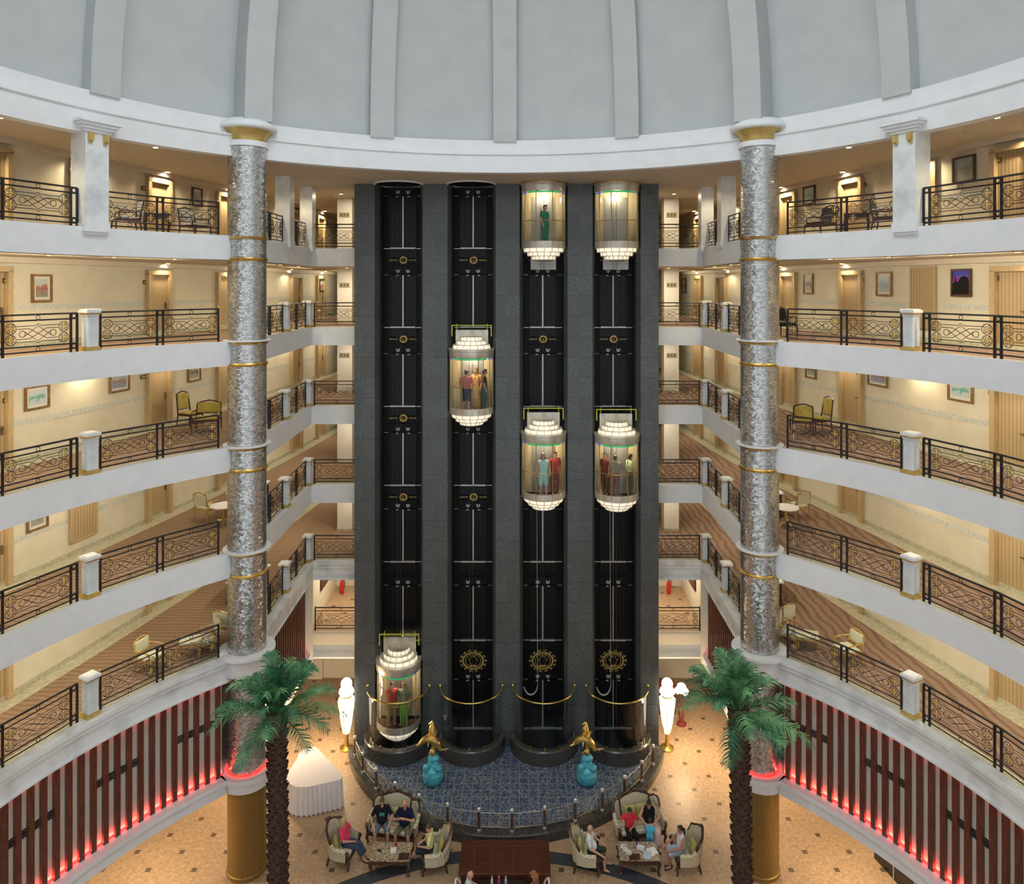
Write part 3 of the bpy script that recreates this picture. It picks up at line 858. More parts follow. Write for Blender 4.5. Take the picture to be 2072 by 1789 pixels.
# ================================================================ lift landings
def text_mesh(t, size):
    c = bpy.data.curves.new('lettering', 'FONT'); c.body = t; c.size = size; c.align_x = 'CENTER'; c.align_y = 'CENTER'; c.extrude = .004
    o = bpy.data.objects.new('lettering', c); COL.objects.link(o)
    dg = bpy.context.evaluated_depsgraph_get(); dg.update()
    me = bpy.data.meshes.new_from_object(o.evaluated_get(dg)); bpy.data.objects.remove(o)
    me.materials.clear(); me.materials.append(gold_paint)
    me.transform(Matrix.Rotation(pi / 2, 4, 'X'))
    return me
WORDS = (text_mesh('DELPHIN', .085), text_mesh('PALACE', .085))
def dolphin_crescent(b, s, k, y=0):
    """a leaping dolphin drawn as a crescent, head down"""
    pts, rr = [], []
    for i in range(9):
        a = radians(115 - 200 * i / 8)
        pts.append((s * k * .62 * cos(a) * .8, y, k * .72 * sin(a)))
        rr.append(k * (.05 + .19 * sin(pi * min(1, (i + .35) / 8.3))))
    b.tube(pts, rr, 6, flat=.25)
    b.tube([(s * k * .60, y, k * .1), (s * k * .78, y, k * .3)], [k * .08, k * .02], 4)
def emblem_small():
    b = MB(); n = 16
    b.tube([(.125 * cos(2 * pi * i / 24), 0, .115 * sin(2 * pi * i / 24)) for i in range(24)], .026, 5, True)
    for i in range(n):
        a = 2 * pi * i / n; b.ell((.155 * cos(a), 0, .142 * sin(a)), (.02, .008, .02), None, 6, 4)
    dolphin_crescent(b, 1, .12); dolphin_crescent(b, -1, .12)
    b.ell((0, 0, -.02), (.022, .01, .05), None, 6, 4)
    return b.mesh('emblem', gold_paint)
EMB = emblem_small()
def crest():
    b = MB()
    b.tube([(.40 * cos(2 * pi * i / 36), 0, .33 * sin(2 * pi * i / 36)) for i in range(36)], .03, 5, True)
    b.tube([(.31 * cos(2 * pi * i / 36), 0, .255 * sin(2 * pi * i / 36)) for i in range(36)], .014, 5, True)
    for i in range(14):
        a = 2 * pi * (i + .5) / 14; cx, cz = .47 * cos(a), .38 * sin(a)
        b.tube([(cx + .06 * cos(t), 0, cz + .06 * sin(t)) for t in [a + pi * (.5 + 1.5 * k / 8) for k in range(9)]], [.022 - .0015 * k for k in range(9)], 5)
        a = 2 * pi * i / 14; b.ell((.53 * cos(a), 0, .43 * sin(a)), (.035, .012, .03), None, 6, 4)
    dolphin_crescent(b, 1, .27); dolphin_crescent(b, -1, .27)
    b.ell((0, .0, -.2), (.16, .01, .03), None, 8, 4)
    return b.mesh('crest', gold_paint)
CREST = crest()
steel_dim = plain('dull_steel', (.30, .29, .27), .4, .5)
def landing(bx, z, h, label, em=True, big=False):
    rt = root('lift_landing_door', (bx, DRY + .10, z), 0, label, 'lift door', 'lift landing doors')
    for q in (-1, 1):
        MB().box(q * .272, 0, h / 2, .53, .05, h).build('door_panel', black_gloss, rt)
        MB().box(q * .20, -.05, h + .13, .10, .05, .06).box(q * .16, -.06, h + .19, .07, .05, .06).box(q * .255, -.06, h + .18, .05, .05, .09).build('operator_bracket', white_part, rt)
        MB().box(q * .235, -.04, h - .01, .10, .03, .04).build('guide_shoe', white_part, rt)
        MB().box(q * .68, -.02, .0, .28, .05, .028).build('side_sill', steel, rt)
        MB().box(q * .70, -.01, h + .02, .2, .04, .022).build('side_ledge', steel_dim, rt)
    MB().box(0, -.035, h / 2, .05, .04, h).build('centre_strip', steel, rt)
    MB().box(0, -.06, .015, 1.02, .08, .05).build('sill', steel, rt)
    MB().box(0, -.03, h + .22, 1.15, .04, .32).build('header', black_flat, rt)
    MB().box(0, -.02, -.19, 1.1, .06, .34).build('apron', black_gloss, rt)
    if em:
        e = link('emblem', EMB, rt, (.02, -.07, -.47)); tag(e, 'gold ring emblem of two dolphins')
        link('lettering', WORDS[0], e, (-.40, 0, 0)); link('lettering', WORDS[1], e, (.38, 0, 0))
    if big: tag(link('crest', CREST, rt, (0, -.07, -.82)), 'large gold scrolled crest of two dolphins')
BN = ('first lift bay from the left', 'second lift bay from the left', 'third lift bay from the left', 'fourth lift bay from the left')
for i, bx in enumerate(BAYS):
    for k in LV: landing(bx, LV[k], 2.12, f'black lift landing door at the {LN[k]}, {BN[i]}', em=k >= 2)
    landing(bx, 3.62, 2.2, f'black lift landing door on the low landing, {BN[i]}', em=False, big=True)
    landing(bx, .05, 1.95, f'black lift landing door at lobby level, {BN[i]}', em=False)
    for q in (-1, 1):
        o = MB().box(bx + q * .80, DRY - .1, CEIL / 2, .05, .12, CEIL).build('guide_rail', black_flat)
        tag(o, f'black vertical guide rail on the {SN[q]} edge of the {BN[i]}', 'guide rail')
    c = MB()
    for q in (-.06, .06): c.bar((bx + q - .04, SHY + .25, .6), (bx + q - .04, SHY + .25, CEIL), .008)
    tag(c.build('hoist_cable', plain('hoist_grease_%d' % i, (.12, .10, .06), .5, .5)), f'thin steel hoist cables hanging down the {BN[i]}', 'cable')
# grey travelling cables with a loop at the foot
cable_m = plain('grey_cable', (.42, .42, .40), .6)
for i, (x, y0, xl, yb) in enumerate(((1088, 1040, 1060, 1406), (1236, 1035, 1207, 1418))):
    Y = 28.35
    a = Vector(at(x, 1385, Y)); c = Vector(at(xl, 1394, Y)); top = Vector(at(x - 2, y0 - 40, Y + .5))
    r = (a.x - c.x) / 2
    pts = [top, a] + [Vector((a.x - r + r * cos(t), Y, a.z - r * 1.5 * sin(t))) for t in [pi * k / 12 for k in range(1, 12)]] + [c + Vector((0, .0, .05))]
    o = MB().tube(pts, [.012] * 2 + [.02 + .012 * sin(pi * k / 11) for k in range(11)] + [.03], 6).build('travelling_cable', cable_m)
    tag(o, f'grey travelling cable ending in a loop in the {BN[i + 2]}', 'cable')

# ================================================================ glass lifts
cab_gold = plain('cab_gold_trim', (.55, .38, .10), .3, .7)
def half(prof, n=20, c=(0, 0, 0)): return MB().lathe(prof, n, c, pi - .25, 2 * pi + .25)
def lift(bx, z, label, top=True, led=True):
    rt = root('glass_lift', (bx, SHY, z), 0, label, 'lift')
    R = .84
    half([(R, .12), (R, 2.2)]).build('glass_wall', glass, rt)
    for a in (-150, -112, -68, -30):
        c = radians(a)
        MB().bar((R * cos(c), R * sin(c), .05), (R * cos(c), R * sin(c), 2.3), .018, 6).build('mullion', cab_gold, rt)
    MB().tube([(.80 * cos(a), .80 * sin(a), 1.0) for a in [pi + pi * i / 20 for i in range(21)]], .014, 5).build('handrail', cab_gold, rt)
    half([(.1, -.02), (R - .01, -.02), (R - .01, .0), (.1, .0)]).build('cab_floor', carved, rt)
    half([(R + .01, -.06), (R + .015, .20), (R - .01, .20)]).build('lower_band', cab_metal, rt)
    half([(R + .005, 2.12), (R + .03, 2.16), (R + .035, 2.36), (R + .06, 2.38), (R + .06, 2.46), (.5, 2.47)]).build('upper_band', cab_metal, rt)
    half([(.05, 2.2), (R - .02, 2.2)]).build('cab_ceiling', cab_metal, rt)
    if led:
        MB().lathe([(R - .02, 2.05), (R - .02, 2.12)], 14, (0, 0, 0), pi + .7, 2 * pi - .7).build('led_strip', led_green, rt)
        for a0, a1 in ((pi, pi + .6), (2 * pi - .6, 2 * pi)):
            MB().lathe([(R - .03, 2.05), (R - .03, 2.12)], 6, (0, 0, 0), a0, a1).build('blue_led_strip', led_blue, rt)
    bw = MB().box(0, .42, 1.1, 1.66, .05, 2.25).box(-.83, .2, 1.1, .04, .42, 2.25).box(.83, .2, 1.1, .04, .42, 2.25)
    bw.build('back_wall', cab_wall, rt)
    MB().box(0, .385, 1.0, .9, .02, 2.0).build('cab_door', steel_dim, rt)
    # stepped crown and stepped pendant, lit panels between gilt ribs
    def tier(nm, r0, r1, z0, z1):
        t = half([(r0, z0), (r1, z1)]); t.cur = 1
        s = 1 if z1 > z0 else -1
        t.lathe([(r1 + .012, z1 - .02 * s), (r1 + .015, z1), (.1, z1 + .01 * s)], 20, (0, 0, 0), pi - .25, 2 * pi + .25)
        for a in range(9):
            c = pi * (1 + (a + .0) / 8)
            t.bar((r0 * 1.01 * cos(c), r0 * 1.01 * sin(c), z0), (r1 * 1.01 * cos(c), r1 * 1.01 * sin(c), z1), .012)
        t.build(nm, [tier_glow, cab_metal], rt)
    if top:
        for r0, z0, z1 in ((.70, 2.47, 2.62), (.55, 2.62, 2.77), (.40, 2.77, 2.92)): tier('crown_tier', r0 + .03, r0, z0, z1)
        MB().box(0, .28, 2.78, 1.28, .1, .75).build('machine_box', cab_metal, rt)
        y = MB()
        for q in (-1, 1): y.box(q * .77, .1, 3.12, .04, .06, .42).box(q * .6, .25, 3.2, .03, .03, .4)
        y.box(0, .1, 3.34, 1.58, .06, .035).build('yellow_bracket', yellow, rt)
    for r0, z0, z1 in ((.78, -.06, -.22), (.64, -.22, -.37), (.48, -.37, -.51)): tier('pendant_tier', r0, r0 - .03, z0, z1)
    half([(.40, -.51), (.3, -.56), (.02, -.58)]).build('pendant_tip', cab_metal, rt)
    if not top:
        MB().box(0, .3, -.62, 1.0, .06, .5).build('lower_panel', white_part, rt)
    l = bpy.data.lights.new('cab_lamp', 'POINT'); l.energy = 55; l.color = (1, .86, .62); l.shadow_soft_size = .12
    lo = bpy.data.objects.new('cab_lamp', l); COL.objects.link(lo); lo.parent = rt; lo.location = (0, -.1, 2.05)
    return rt
lift(BAYS[0], .98, 'glass lift at the foot of the shaft, in the first bay from the left')
lift(BAYS[1], 13.1, 'glass lift halfway up the second bay from the left, at the third balcony')
lift(BAYS[2], 19.5, 'glass lift at the very top of the third bay, one person in green inside', False)
lift(BAYS[3], 19.5, 'empty glass lift at the very top of the fourth bay from the left', False)
lift(BAYS[2], 9.85, 'glass lift in the third bay, carrying a woman in a cyan top')
lift(BAYS[3], 9.8, 'crowded glass lift in the fourth bay, at the second balcony')

# passengers
W = lambda n, c: cloth(n, c)
green_c = W('green_uniform', (.0, .20, .09))
person('person in a green uniform standing in the top lift of the third bay', (BAYS[2] + .05, SHY - .25, 19.5), .9, STAND, green_c, green_c, hair_d, sleeve='short', vox=.012)
person('man in a pink shirt and dark shorts, seen from behind in the second bay lift', (BAYS[1] - .18, SHY - .30, 13.1), 2.9, STAND, W('pink_shirt', (.52, .16, .15)), W('navy_shorts', (.03, .04, .07)), hair_b, kind='shorts', vox=.012)
person('woman in an orange dress beside the man in pink in the second bay lift', (BAYS[1] + .18, SHY + .12, 13.1), -.5, STAND, W('orange_top', (.62, .32, .10)), W('tan_skirt', (.55, .36, .16)), hair_b, kind='skirt', style='long', s=.96, vox=.012)
person('dark-haired person in dark clothes by the glass of the second bay lift', (BAYS[1] + .52, SHY - .12, 13.1), 1.6, STAND, W('brown_top', (.10, .05, .03)), W('teal_trousers', (.03, .12, .11)), hair_d, vox=.012)
person('woman in a cyan sleeveless top and pale shorts in the third bay lift', (BAYS[2] - .02, SHY - .35, 9.85), 0, STAND, W('cyan_top', (.38, .70, .72)), W('aqua_shorts', (.35, .66, .62)), hair_b, kind='shorts', sleeve='none', style='long', s=.97, vox=.012)
person('person in a red top behind the woman in cyan in the third bay lift', (BAYS[2] + .45, SHY + .02, 9.85), .4, STAND, W('red_top', (.52, .06, .07)), W('maroon_trousers', (.25, .07, .06)), hair_d, s=.95, vox=.012)
person('person in a light green shirt at the glass of the crowded fourth bay lift', (BAYS[3] + .50, SHY - .15, 9.8), 1.9, STAND, W('mint_shirt', (.50, .66, .36)), W('dark_trousers', (.05, .07, .05)), hair_d, vox=.012)
person('man in a grey shirt seen from behind in the crowded fourth bay lift', (BAYS[3] - .10, SHY - .32, 9.8), 2.7, STAND, W('grey_shirt', (.30, .25, .18)), W('russet_trousers', (.22, .09, .05)), hair_b, vox=.012)
person('person in dark red at the back of the crowded fourth bay lift', (BAYS[3] - .45, SHY + .05, 9.8), -.8, STAND, W('wine_top', (.22, .04, .04)), W('brown_trousers', (.16, .07, .04)), hair_d, s=.95, vox=.012)
person('person in a red top in the lift at the foot of the shaft', (BAYS[0] - .22, SHY - .25, .98), .3, STAND, bpy.data.materials['red_top'], W('khaki_trousers', (.35, .25, .10)), hair_d, vox=.012)
person('person in bright green trousers in the lift at the foot of the shaft', (BAYS[0] + .25, SHY - .28, .98), -.2, STAND, W('grey_green_top', (.20, .24, .20)), W('lime_trousers', (.15, .50, .05)), hair_b, vox=.012)

# ================================================================ pit surrounds
for i, bx in enumerate(BAYS):
    rt = root('lift_pit_surround', (bx, SHY, .062), 0, f'dark granite half-round pit wall with brass-railed glass, {BN[i]}', 'lift surround', 'pit walls at the lift feet')
    MB().lathe([(1.34, 0), (1.34, .5), (1.30, .54), (1.10, .54), (1.08, .5), (1.08, 0)], 30, (0, 0, 0), pi, 2 * pi).build('granite_wall', granite_low, rt)
    MB().prism(arc(0, 0, 1.09, pi, 2 * pi, 24) + [(.84, .9), (-.84, .9)], 0, .02).build('pit_floor', black_flat, rt)
    MB().lathe([(1.20, .56), (1.20, 2.28)], 30, (0, 0, 0), pi, 2 * pi).build('glass_screen', glass_low, rt)
    MB().tube([(1.21 * cos(a), 1.21 * sin(a), 2.30) for a in [pi + pi * k / 30 for k in range(31)]], .032, 8).build('brass_rail', brass, rt)
    for q in (-1, 1): MB().ell((q * 1.21, -.02, 2.33), (.055, .055, .055)).build('brass_finial', brass, rt)
    for k in range(7):
        a = pi + pi * (k + .5) / 7
        MB().box(1.2 * cos(a), 1.2 * sin(a), .59, .05, .05, .09, rz=a).build('glass_clamp', brass, rt)

# ================================================================ fountain basin
BX, BY, BR = 0.0, 29.5, 6.34
a0, a1 = pi + .32, 2 * pi - .32
rt = root('fountain_basin', (BX, BY, 0), 0, 'half-round fountain basin with blue mosaic floor and black granite rim below the lifts', 'fountain')
MB().lathe([(BR, 0), (BR, .28), (BR - .03, .32), (BR - .40, .32), (BR - .42, .1)], 80, (0, 0, 0), a0, a1).build('granite_rim', granite_low, rt)
fl = arc(0, 0, BR - .38, a0, a1, 60); fl = [(x, y) for x, y in fl] + [(5.9, SHY - BY - .02), (-5.9, SHY - BY - .02)]
MB().prism(fl, .03, .06).build('mosaic_floor', mosaic, rt)
# its low railing: wooden posts and a loose net of bronze wire
rt = root('fountain_railing', (BX, BY, .32), 0, 'low railing of wooden posts and bronze wire net round the fountain rim', 'railing')
post_w = noisy('post_wood', (.06, .03, .018), (.14, .07, .04), 8, .4); post_s = plain('pale_steel_cap', (.78, .76, .70), .3, .5)
wire_m = plain('bronze_wire', (.50, .42, .30), .35, .7)
RR = BR - .2
angs = [radians(-90 + 2.4 + 10 * k) for k in range(-7, 7)]
for a in angs:
    x, y = RR * cos(a), RR * sin(a)
    p = MB().lathe([(.045, .06), (.045, .64)], 10, (x, y, 0), cap=True).build('post', post_w, rt)
    MB().lathe([(.06, 0), (.06, .05), (.05, .07)], 10, (x, y, 0), cap=True).build('steel_foot', post_s, p)
    MB().lathe([(.055, .63), (.055, .72), (.03, .74)], 10, (x, y, 0), cap=True).build('steel_cap', post_s, p)
rn = random.Random(4)
for k in range(len(angs) - 1):
    b = MB()
    def P(t, z): a = angs[k] + (angs[k + 1] - angs[k]) * t; return (RR * cos(a), RR * sin(a), z)
    b.bar(P(0, .12), P(1, .12), .008); b.bar(P(0, .58), P(1, .58), .008)
    edge_on = abs(k - 6)
    for q in range(13):
        t = rn.random(); u = min(1, max(0, t + rn.uniform(-.4, .4)))
        b.bar(P(t, .12), P(u, .58), .006)
    b.tube([P(.5 + .22 * cos(t), .35 + .17 * sin(t)) for t in [2 * pi * q / 4 for q in range(4)]], .007, 4, True)
    b.build('wire_net', wire_m, rt)

# dolphin statues
for i, (px, lab) in enumerate(((876, 'gold leaping dolphins on a turquoise rock, between the first two lift bays'), (1187, 'gold leaping dolphins on a turquoise rock, between the last two lift bays'))):
    x, y, z = onz(px, 1583, .064)
    rt = root('dolphin_fountain', (x, y, .064), 0, lab, 'statue', 'dolphin fountains'); rt.scale = (1.1, 1.1, 1.1)
    b = MB()
    b.lathe([(.25, 0), (.33, .12), (.34, .34), (.28, .50), (.15, .56)], 20, cap=True)
    for q in (-1, 1): b.ell((q * .19, -.16, .58), (.13, .13, .12))
    b.ell((0, .02, .62), (.2, .18, .16)); b.ell((.02, 0, .80), (.20, .17, .12))
    fused('turquoise_rock', b, .03, turquoise, rt, 2)
    def dol(s, pts, rr, yo):
        d = MB(); d.tube([(s * p[0], yo, p[1]) for p in pts], rr, 10)
        e = pts[-1]; d.tube([(s * e[0], yo, e[1]), (s * (e[0] + .16), yo - .05, e[1] + .06)], [.035, .012], 6); d.tube([(s * e[0], yo, e[1]), (s * (e[0] + .03), yo + .05, e[1] - .14)], [.035, .012], 6)
        m = pts[3]; d.tube([(s * m[0], yo, m[1] + .1), (s * (m[0] + .1), yo, m[1] + .27)], [.06, .008], 6)
        m = pts[2]; d.tube([(s * m[0], yo, m[1] - .05), (s * (m[0] - .02), yo - .16, m[1] - .2)], [.05, .01], 6)
        d.tube([(s * pts[0][0], yo, pts[0][1]), (s * (pts[0][0] - .13), yo - .03, pts[0][1] - .05)], [.045, .02], 6)
        d.build('dolphin', gold, rt)
    f = 1
    dol(f, [(-.42, 1.30), (-.30, 1.42), (-.12, 1.50), (.05, 1.44), (.18, 1.28), (.26, 1.10), (.40, 1.12)], [.05, .10, .125, .13, .10, .06, .03], -.06)
    dol(f, [(-.02, 1.92), (-.04, 1.76), (-.03, 1.58), (.02, 1.36), (.04, 1.16), (-.02, .98), (-.12, .92)], [.03, .10, .13, .135, .10, .06, .03], .08)
    bb = MB(); bb.ell((.0, 0, .98), (.10, .10, .14)); bb.build('gilt_wave', gold, rt)

# crystal lamps at the basin ends
for s in (-1, 1):
    x, y, z = at(701 if s < 0 else 1350, 1500, 28.05)
    rt = root('crystal_lamp', (x, y, 0), 0, f'tall blazing crystal lamp with tapered body and ball top, {SN[s]} of the shaft', 'lamp', 'crystal lamps')
    MB().lathe([(.26, 0), (.26, .06), (.10, .12), (.06, .5), (.10, .62)], 16, cap=True).build('gilt_base', brass, rt)
    b = MB().lathe([(.12, .62), (.20, 1.0), (.28, 1.6), (.31, 1.95), (.20, 2.02)], 14); b.build('crystal_body', crystal, rt, 5)
    c = MB()
    for k in range(7):
        a = 2 * pi * k / 7
        c.tube([((r + .01) * cos(a), (r + .01) * sin(a), z) for r, z in ((.12, .62), (.20, 1.0), (.28, 1.6), (.31, 1.95))], .012, 4)
    c.lathe([(.20, 2.0), (.22, 2.05), (.20, 2.1)], 14).build('brass_frame', brass, rt)
    b = MB().lathe([(.2, 2.08), (.30, 2.2), (.26, 2.32), (.14, 2.36)], 14); b.build('crystal_bowl', crystal, rt, 5)
    MB().ell((0, 0, 2.52), (.22, .22, .22), None, 12, 8).build('crystal_ball', crystal, rt, 5)
    l = bpy.data.lights.new('lamp_light', 'POINT'); l.energy = 190; l.color = (1, .72, .40); l.shadow_soft_size = .35
    o = bpy.data.objects.new('lamp_light', l); COL.objects.link(o); o.parent = rt; o.location = (s * .55, -.3, 1.6)

# smaller crystal lamp on a red stand, and a red-topped desk, in the passage right of the shaft
rt = root('crystal_table_lamp', (7.16, 29.6, 0), 0, 'smaller crystal lamp on a red stand in the passage right of the shaft', 'lamp')
MB().lathe([(.2, 0), (.2, .05), (.08, .12), (.12, .5), (.06, .9), (.1, 1.1)], 14, cap=True).build('red_stand', bpy.data.materials['wine_top'], rt)
b = MB()
for k in range(7): b.ell((.20 * cos(k * .9), .20 * sin(k * .9), 1.35 + .06 * (k % 3)), (.10, .10, .12), None, 8, 6)
b.ell((0, 0, 1.5), (.2, .2, .2), None, 10, 6); fused('crystal_cluster', b, .03, crystal, rt, 1)
rt = root('reception_desk', (6.62, 30.6, 0), 0, 'small red-topped wooden desk behind the right crystal lamp', 'desk')
MB().box(0, 0, .5, .9, .6, 1.0).build('desk_body', mahogany, rt); MB().box(0, 0, 1.03, 1.0, .7, .06).build('desk_top', plain('red_lacquer', (.42, .05, .03), .3), rt)
# ================================================================ gallery doors, pictures, plates
bronze = plain('bronze_plate', (.13, .10, .05), .4, .4)
handle_m = plain('door_handle', (.25, .20, .12), .3, .8)
nd = [0]
def door(s, Y, z, panel=False):
    nd[0] += 1
    loc, rz = wall_obj(s, Y, z, .02)
    rt = root(f'door_{nd[0]}', loc, rz, kind='structure')
    if panel:
        MB().box(0, -.02, 1.33, .92, .05, 1.78).build('louvred_panel', door_wood, rt)
        f = MB()
        for q in (-1, 1): f.box(q * .48, -.03, 1.33, .06, .07, 1.84)
        f.box(0, -.03, 2.25, 1.0, .07, .06); f.box(0, -.03, .42, 1.0, .07, .06); f.build('panel_frame', frame_wood, rt)
        return rt
    MB().box(0, .02, 1.04, .92, .04, 2.08).build('door_leaf', door_wood, rt)
    f = MB()
    for q in (-1, 1): f.box(q * .53, -.05, 1.06, .15, .16, 2.12)
    f.box(0, -.05, 2.15, 1.21, .16, .15); f.build('door_frame', frame_wood, rt)
    MB().box(.36, -.02, 1.0, .05, .03, .24).box(.31, -.06, 1.03, .13, .025, .025).build('door_handle', handle_m, rt)
    return rt
for s in (-1, 1):
    for k in LV:
        for Y in (14.0, 19.05, 25.2, 29.1, 35.4, 38.6): door(s, Y, LV[k])
        if (s, k) in ((-1, 5), (-1, 2), (1, 5), (1, 4)): door(s, 22.0, LV[k], True)

def art(name, sky, mid, ground, sc):
    m, nt, b = new(name)
    tc = N(nt, 'ShaderNodeTexCoord'); no = N(nt, 'ShaderNodeTexNoise', Scale=sc, Detail=6.0, Distortion=1.0); nt.links.new(tc.outputs['Generated'], no.inputs[0])
    sp = N(nt, 'ShaderNodeSeparateXYZ'); nt.links.new(tc.outputs['Generated'], sp.inputs[0])
    h = math_(nt, 'ADD', sp.outputs[2], math_(nt, 'MULTIPLY', math_(nt, 'SUBTRACT', no.outputs[0], .5), .9))
    r = N(nt, 'ShaderNodeValToRGB'); nt.links.new(h, r.inputs[0])
    e = r.color_ramp.elements; e[0].position = .25; e[0].color = (*ground, 1); e[1].position = .72; e[1].color = (*sky, 1)
    x = e.new(.45); x.color = (*mid, 1)
    nt.links.new(r.outputs[0], b.inputs['Base Color']); b.inputs['Roughness'].default_value = .35
    return m
ART = {'red': art('painting_red_fort', (.55, .58, .52), (.40, .10, .05), (.30, .28, .20), 3),
       'sea': art('painting_green_sea', (.62, .66, .62), (.10, .42, .34), (.55, .62, .58), 3),
       'town': art('painting_blue_town', (.55, .60, .56), (.18, .30, .36), (.42, .46, .42), 6),
       'grey': art('painting_grey_sky', (.34, .37, .34), (.22, .24, .20), (.36, .33, .26), 2.5),
       'fig': art('painting_figure', (.50, .47, .36), (.12, .10, .08), (.45, .42, .32), 4),
       'rose': art('painting_rose_boats', (.52, .52, .56), (.40, .22, .14), (.30, .33, .42), 4)}
sun_m, nt, b = new('painting_night_dusk')
tc = N(nt, 'ShaderNodeTexCoord'); sp = N(nt, 'ShaderNodeSeparateXYZ'); nt.links.new(tc.outputs['Generated'], sp.inputs[0])
r = N(nt, 'ShaderNodeValToRGB'); nt.links.new(sp.outputs[2], r.inputs[0]); e = r.color_ramp.elements
e[0].position = .30; e[0].color = (.75, .08, .10, 1); e[1].position = .85; e[1].color = (.05, .05, .45, 1); q = e.new(.5); q.color = (.45, .05, .30, 1)
nt.links.new(r.outputs[0], b.inputs['Base Color'])
mount = plain('picture_mount', (.72, .71, .64), .7)
fr_gilt = noisy('picture_frame_gilt', (.20, .10, .03), (.34, .19, .06), 8, .35)
fr_dark = noisy('picture_frame_dark', (.06, .03, .015), (.12, .06, .03), 8, .35)
def picture(x0, x1, y0, y1, lab, a, mat_w=.08, frame=None, full=None, group='framed pictures on the gallery walls'):
    s, Y = wall_hit((x0 + x1) / 2)
    _, Ya = wall_hit(x0); _, Yb = wall_hit(x1)
    w = sqrt((wallX(Ya) - wallX(Yb)) ** 2 + (Ya - Yb) ** 2)
    zt, zb = EZ - (y0 - PY) * Y / F, EZ - (y1 - PY) * Y / F
    if full: zt = zb + full
    h = zt - zb
    loc, rz = wall_obj(s, Y, (zt + zb) / 2, .03)
    rt = root('framed_picture', loc, rz, lab, 'picture', group)
    t = .06; f = MB()
    for q in (-1, 1): f.box(q * (w / 2 - t / 2), -.02, 0, t, .05, h); f.box(0, -.02, q * (h / 2 - t / 2), w - 2 * t, .05, t)
    f.build('picture_frame', frame or fr_gilt, rt)
    if mat_w: MB().box(0, 0, 0, w - t, .01, h - t).build('mount', mount, rt)
    p = MB().box(0, -.012, 0, w - 2 * t - 2 * mat_w, .01, h - 2 * t - 2 * mat_w).build('painting', ART.get(a, sun_m), rt)
    if a == 'dusk':
        W2 = w / 2 - t; hb = -h / 2 + t
        pl = [(-W2, hb), (W2, hb), (W2, hb + .32), (.30, hb + .34)] + [(.10 + .17 * cos(i * pi / 8), hb + .38 + .14 * sin(i * pi / 8)) for i in range(9)] + [(-.16, hb + .36), (-.2, hb + .55), (-.22, hb + .36), (-W2, hb + .3)]
        sm = MB().prism(pl, 0, .006, Matrix.Rotation(pi / 2, 4, 'X')); o = sm.build('dark_skyline', black_flat, rt); o.location.y = -.02
    return rt
picture(62, 103, 555, 611, 'framed painting of a red hill, fourth balcony wall, left side', 'red')
picture(48, 98, 780, 828, 'wide framed painting of a green shore, third balcony wall, left side near the camera', 'sea')
picture(219, 260, 752, 793, 'framed painting of rosy boats, third balcony wall, left side, before the door', 'rose', full=.72)
picture(378, 404, 741, 772, 'framed painting of a dark figure, third balcony wall, left side, between two doors', 'fig', full=.72)
picture(52, 95, 1028, 1072, 'framed painting half hidden by the fascia, second balcony wall, left side', 'grey', full=.72)
picture(387, 407, 385, 418, 'small framed painting by the dark armchair, top balcony wall, left side', 'grey', frame=fr_dark, full=.7)
picture(1930, 1976, 316, 370, 'dark framed painting of a cloudy sky, top balcony wall, right side', 'grey', 0, fr_dark)
picture(1627, 1651, 383, 414, 'small framed painting behind the railing, top balcony wall, right side', 'town', frame=fr_dark, full=.7)
picture(1927, 1968, 544, 600, 'framed painting of a purple night sky over a black skyline, fourth balcony wall', 'dusk', 0, fr_dark)
picture(1775, 1807, 550, 599, 'framed painting of a blue town, fourth balcony wall, right side', 'town')
picture(1628, 1647, 553, 595, 'narrow brown framed painting next to the mirrored column, fourth balcony wall, right side', 'fig', frame=fr_gilt)
picture(1920, 1971, 766, 813, 'wide framed painting of a green shore, third balcony wall, right side near the camera', 'sea')
picture(1758, 1798, 742, 782, 'framed painting of rosy boats, third balcony wall, right side, beside a door', 'rose', full=.72)
picture(1632, 1653, 738, 766, 'framed painting next to the mirrored column, third balcony wall, right side', 'fig', full=.72)
picture(1922, 1963, 1005, 1046, 'framed painting half hidden by the fascia, second balcony wall, right side', 'sea', full=.72)
picture(645, 655, 566, 590, 'small dark red framed picture deep in the fourth balcony corridor, left side', 'red', 0, fr_dark)
picture(1381, 1390, 563, 592, 'small dark framed picture deep in the fourth balcony corridor, right side', 'fig', 0, fr_dark)
for x, y, lab in ((17, 329, 'top balcony wall, left edge'), (290, 381, 'top balcony wall, left side, beside a door'), (12, 568, 'fourth balcony wall, left edge'),
                  (293, 571, 'fourth balcony wall, left side, beside a door'), (12, 810, 'third balcony wall, left edge'), (288, 763, 'third balcony wall, left side, beside a door'),
                  (2020, 325, 'top balcony wall, right edge'), (1749, 375, 'top balcony wall, right side, beside a door'), (1745, 567, 'fourth balcony wall, right side, beside a door'),
                  (2015, 563, 'fourth balcony wall, right edge'), (1739, 755, 'third balcony wall, right side, beside a door'), (2010, 795, 'third balcony wall, right edge')):
    s, Y = wall_hit(x); loc, rz = wall_obj(s, Y, EZ - (y - PY) * Y / F, .02)
    rt = root('room_plate', loc, rz, 'small bronze room plate, ' + lab, 'plate', 'room plates')
    MB().box(0, -.01, 0, .24, .02, .13).build('plate', bronze, rt)
    MB().box(0, -.024, 0, .17, .006, .05).build('engraved_band', gold_paint, rt)

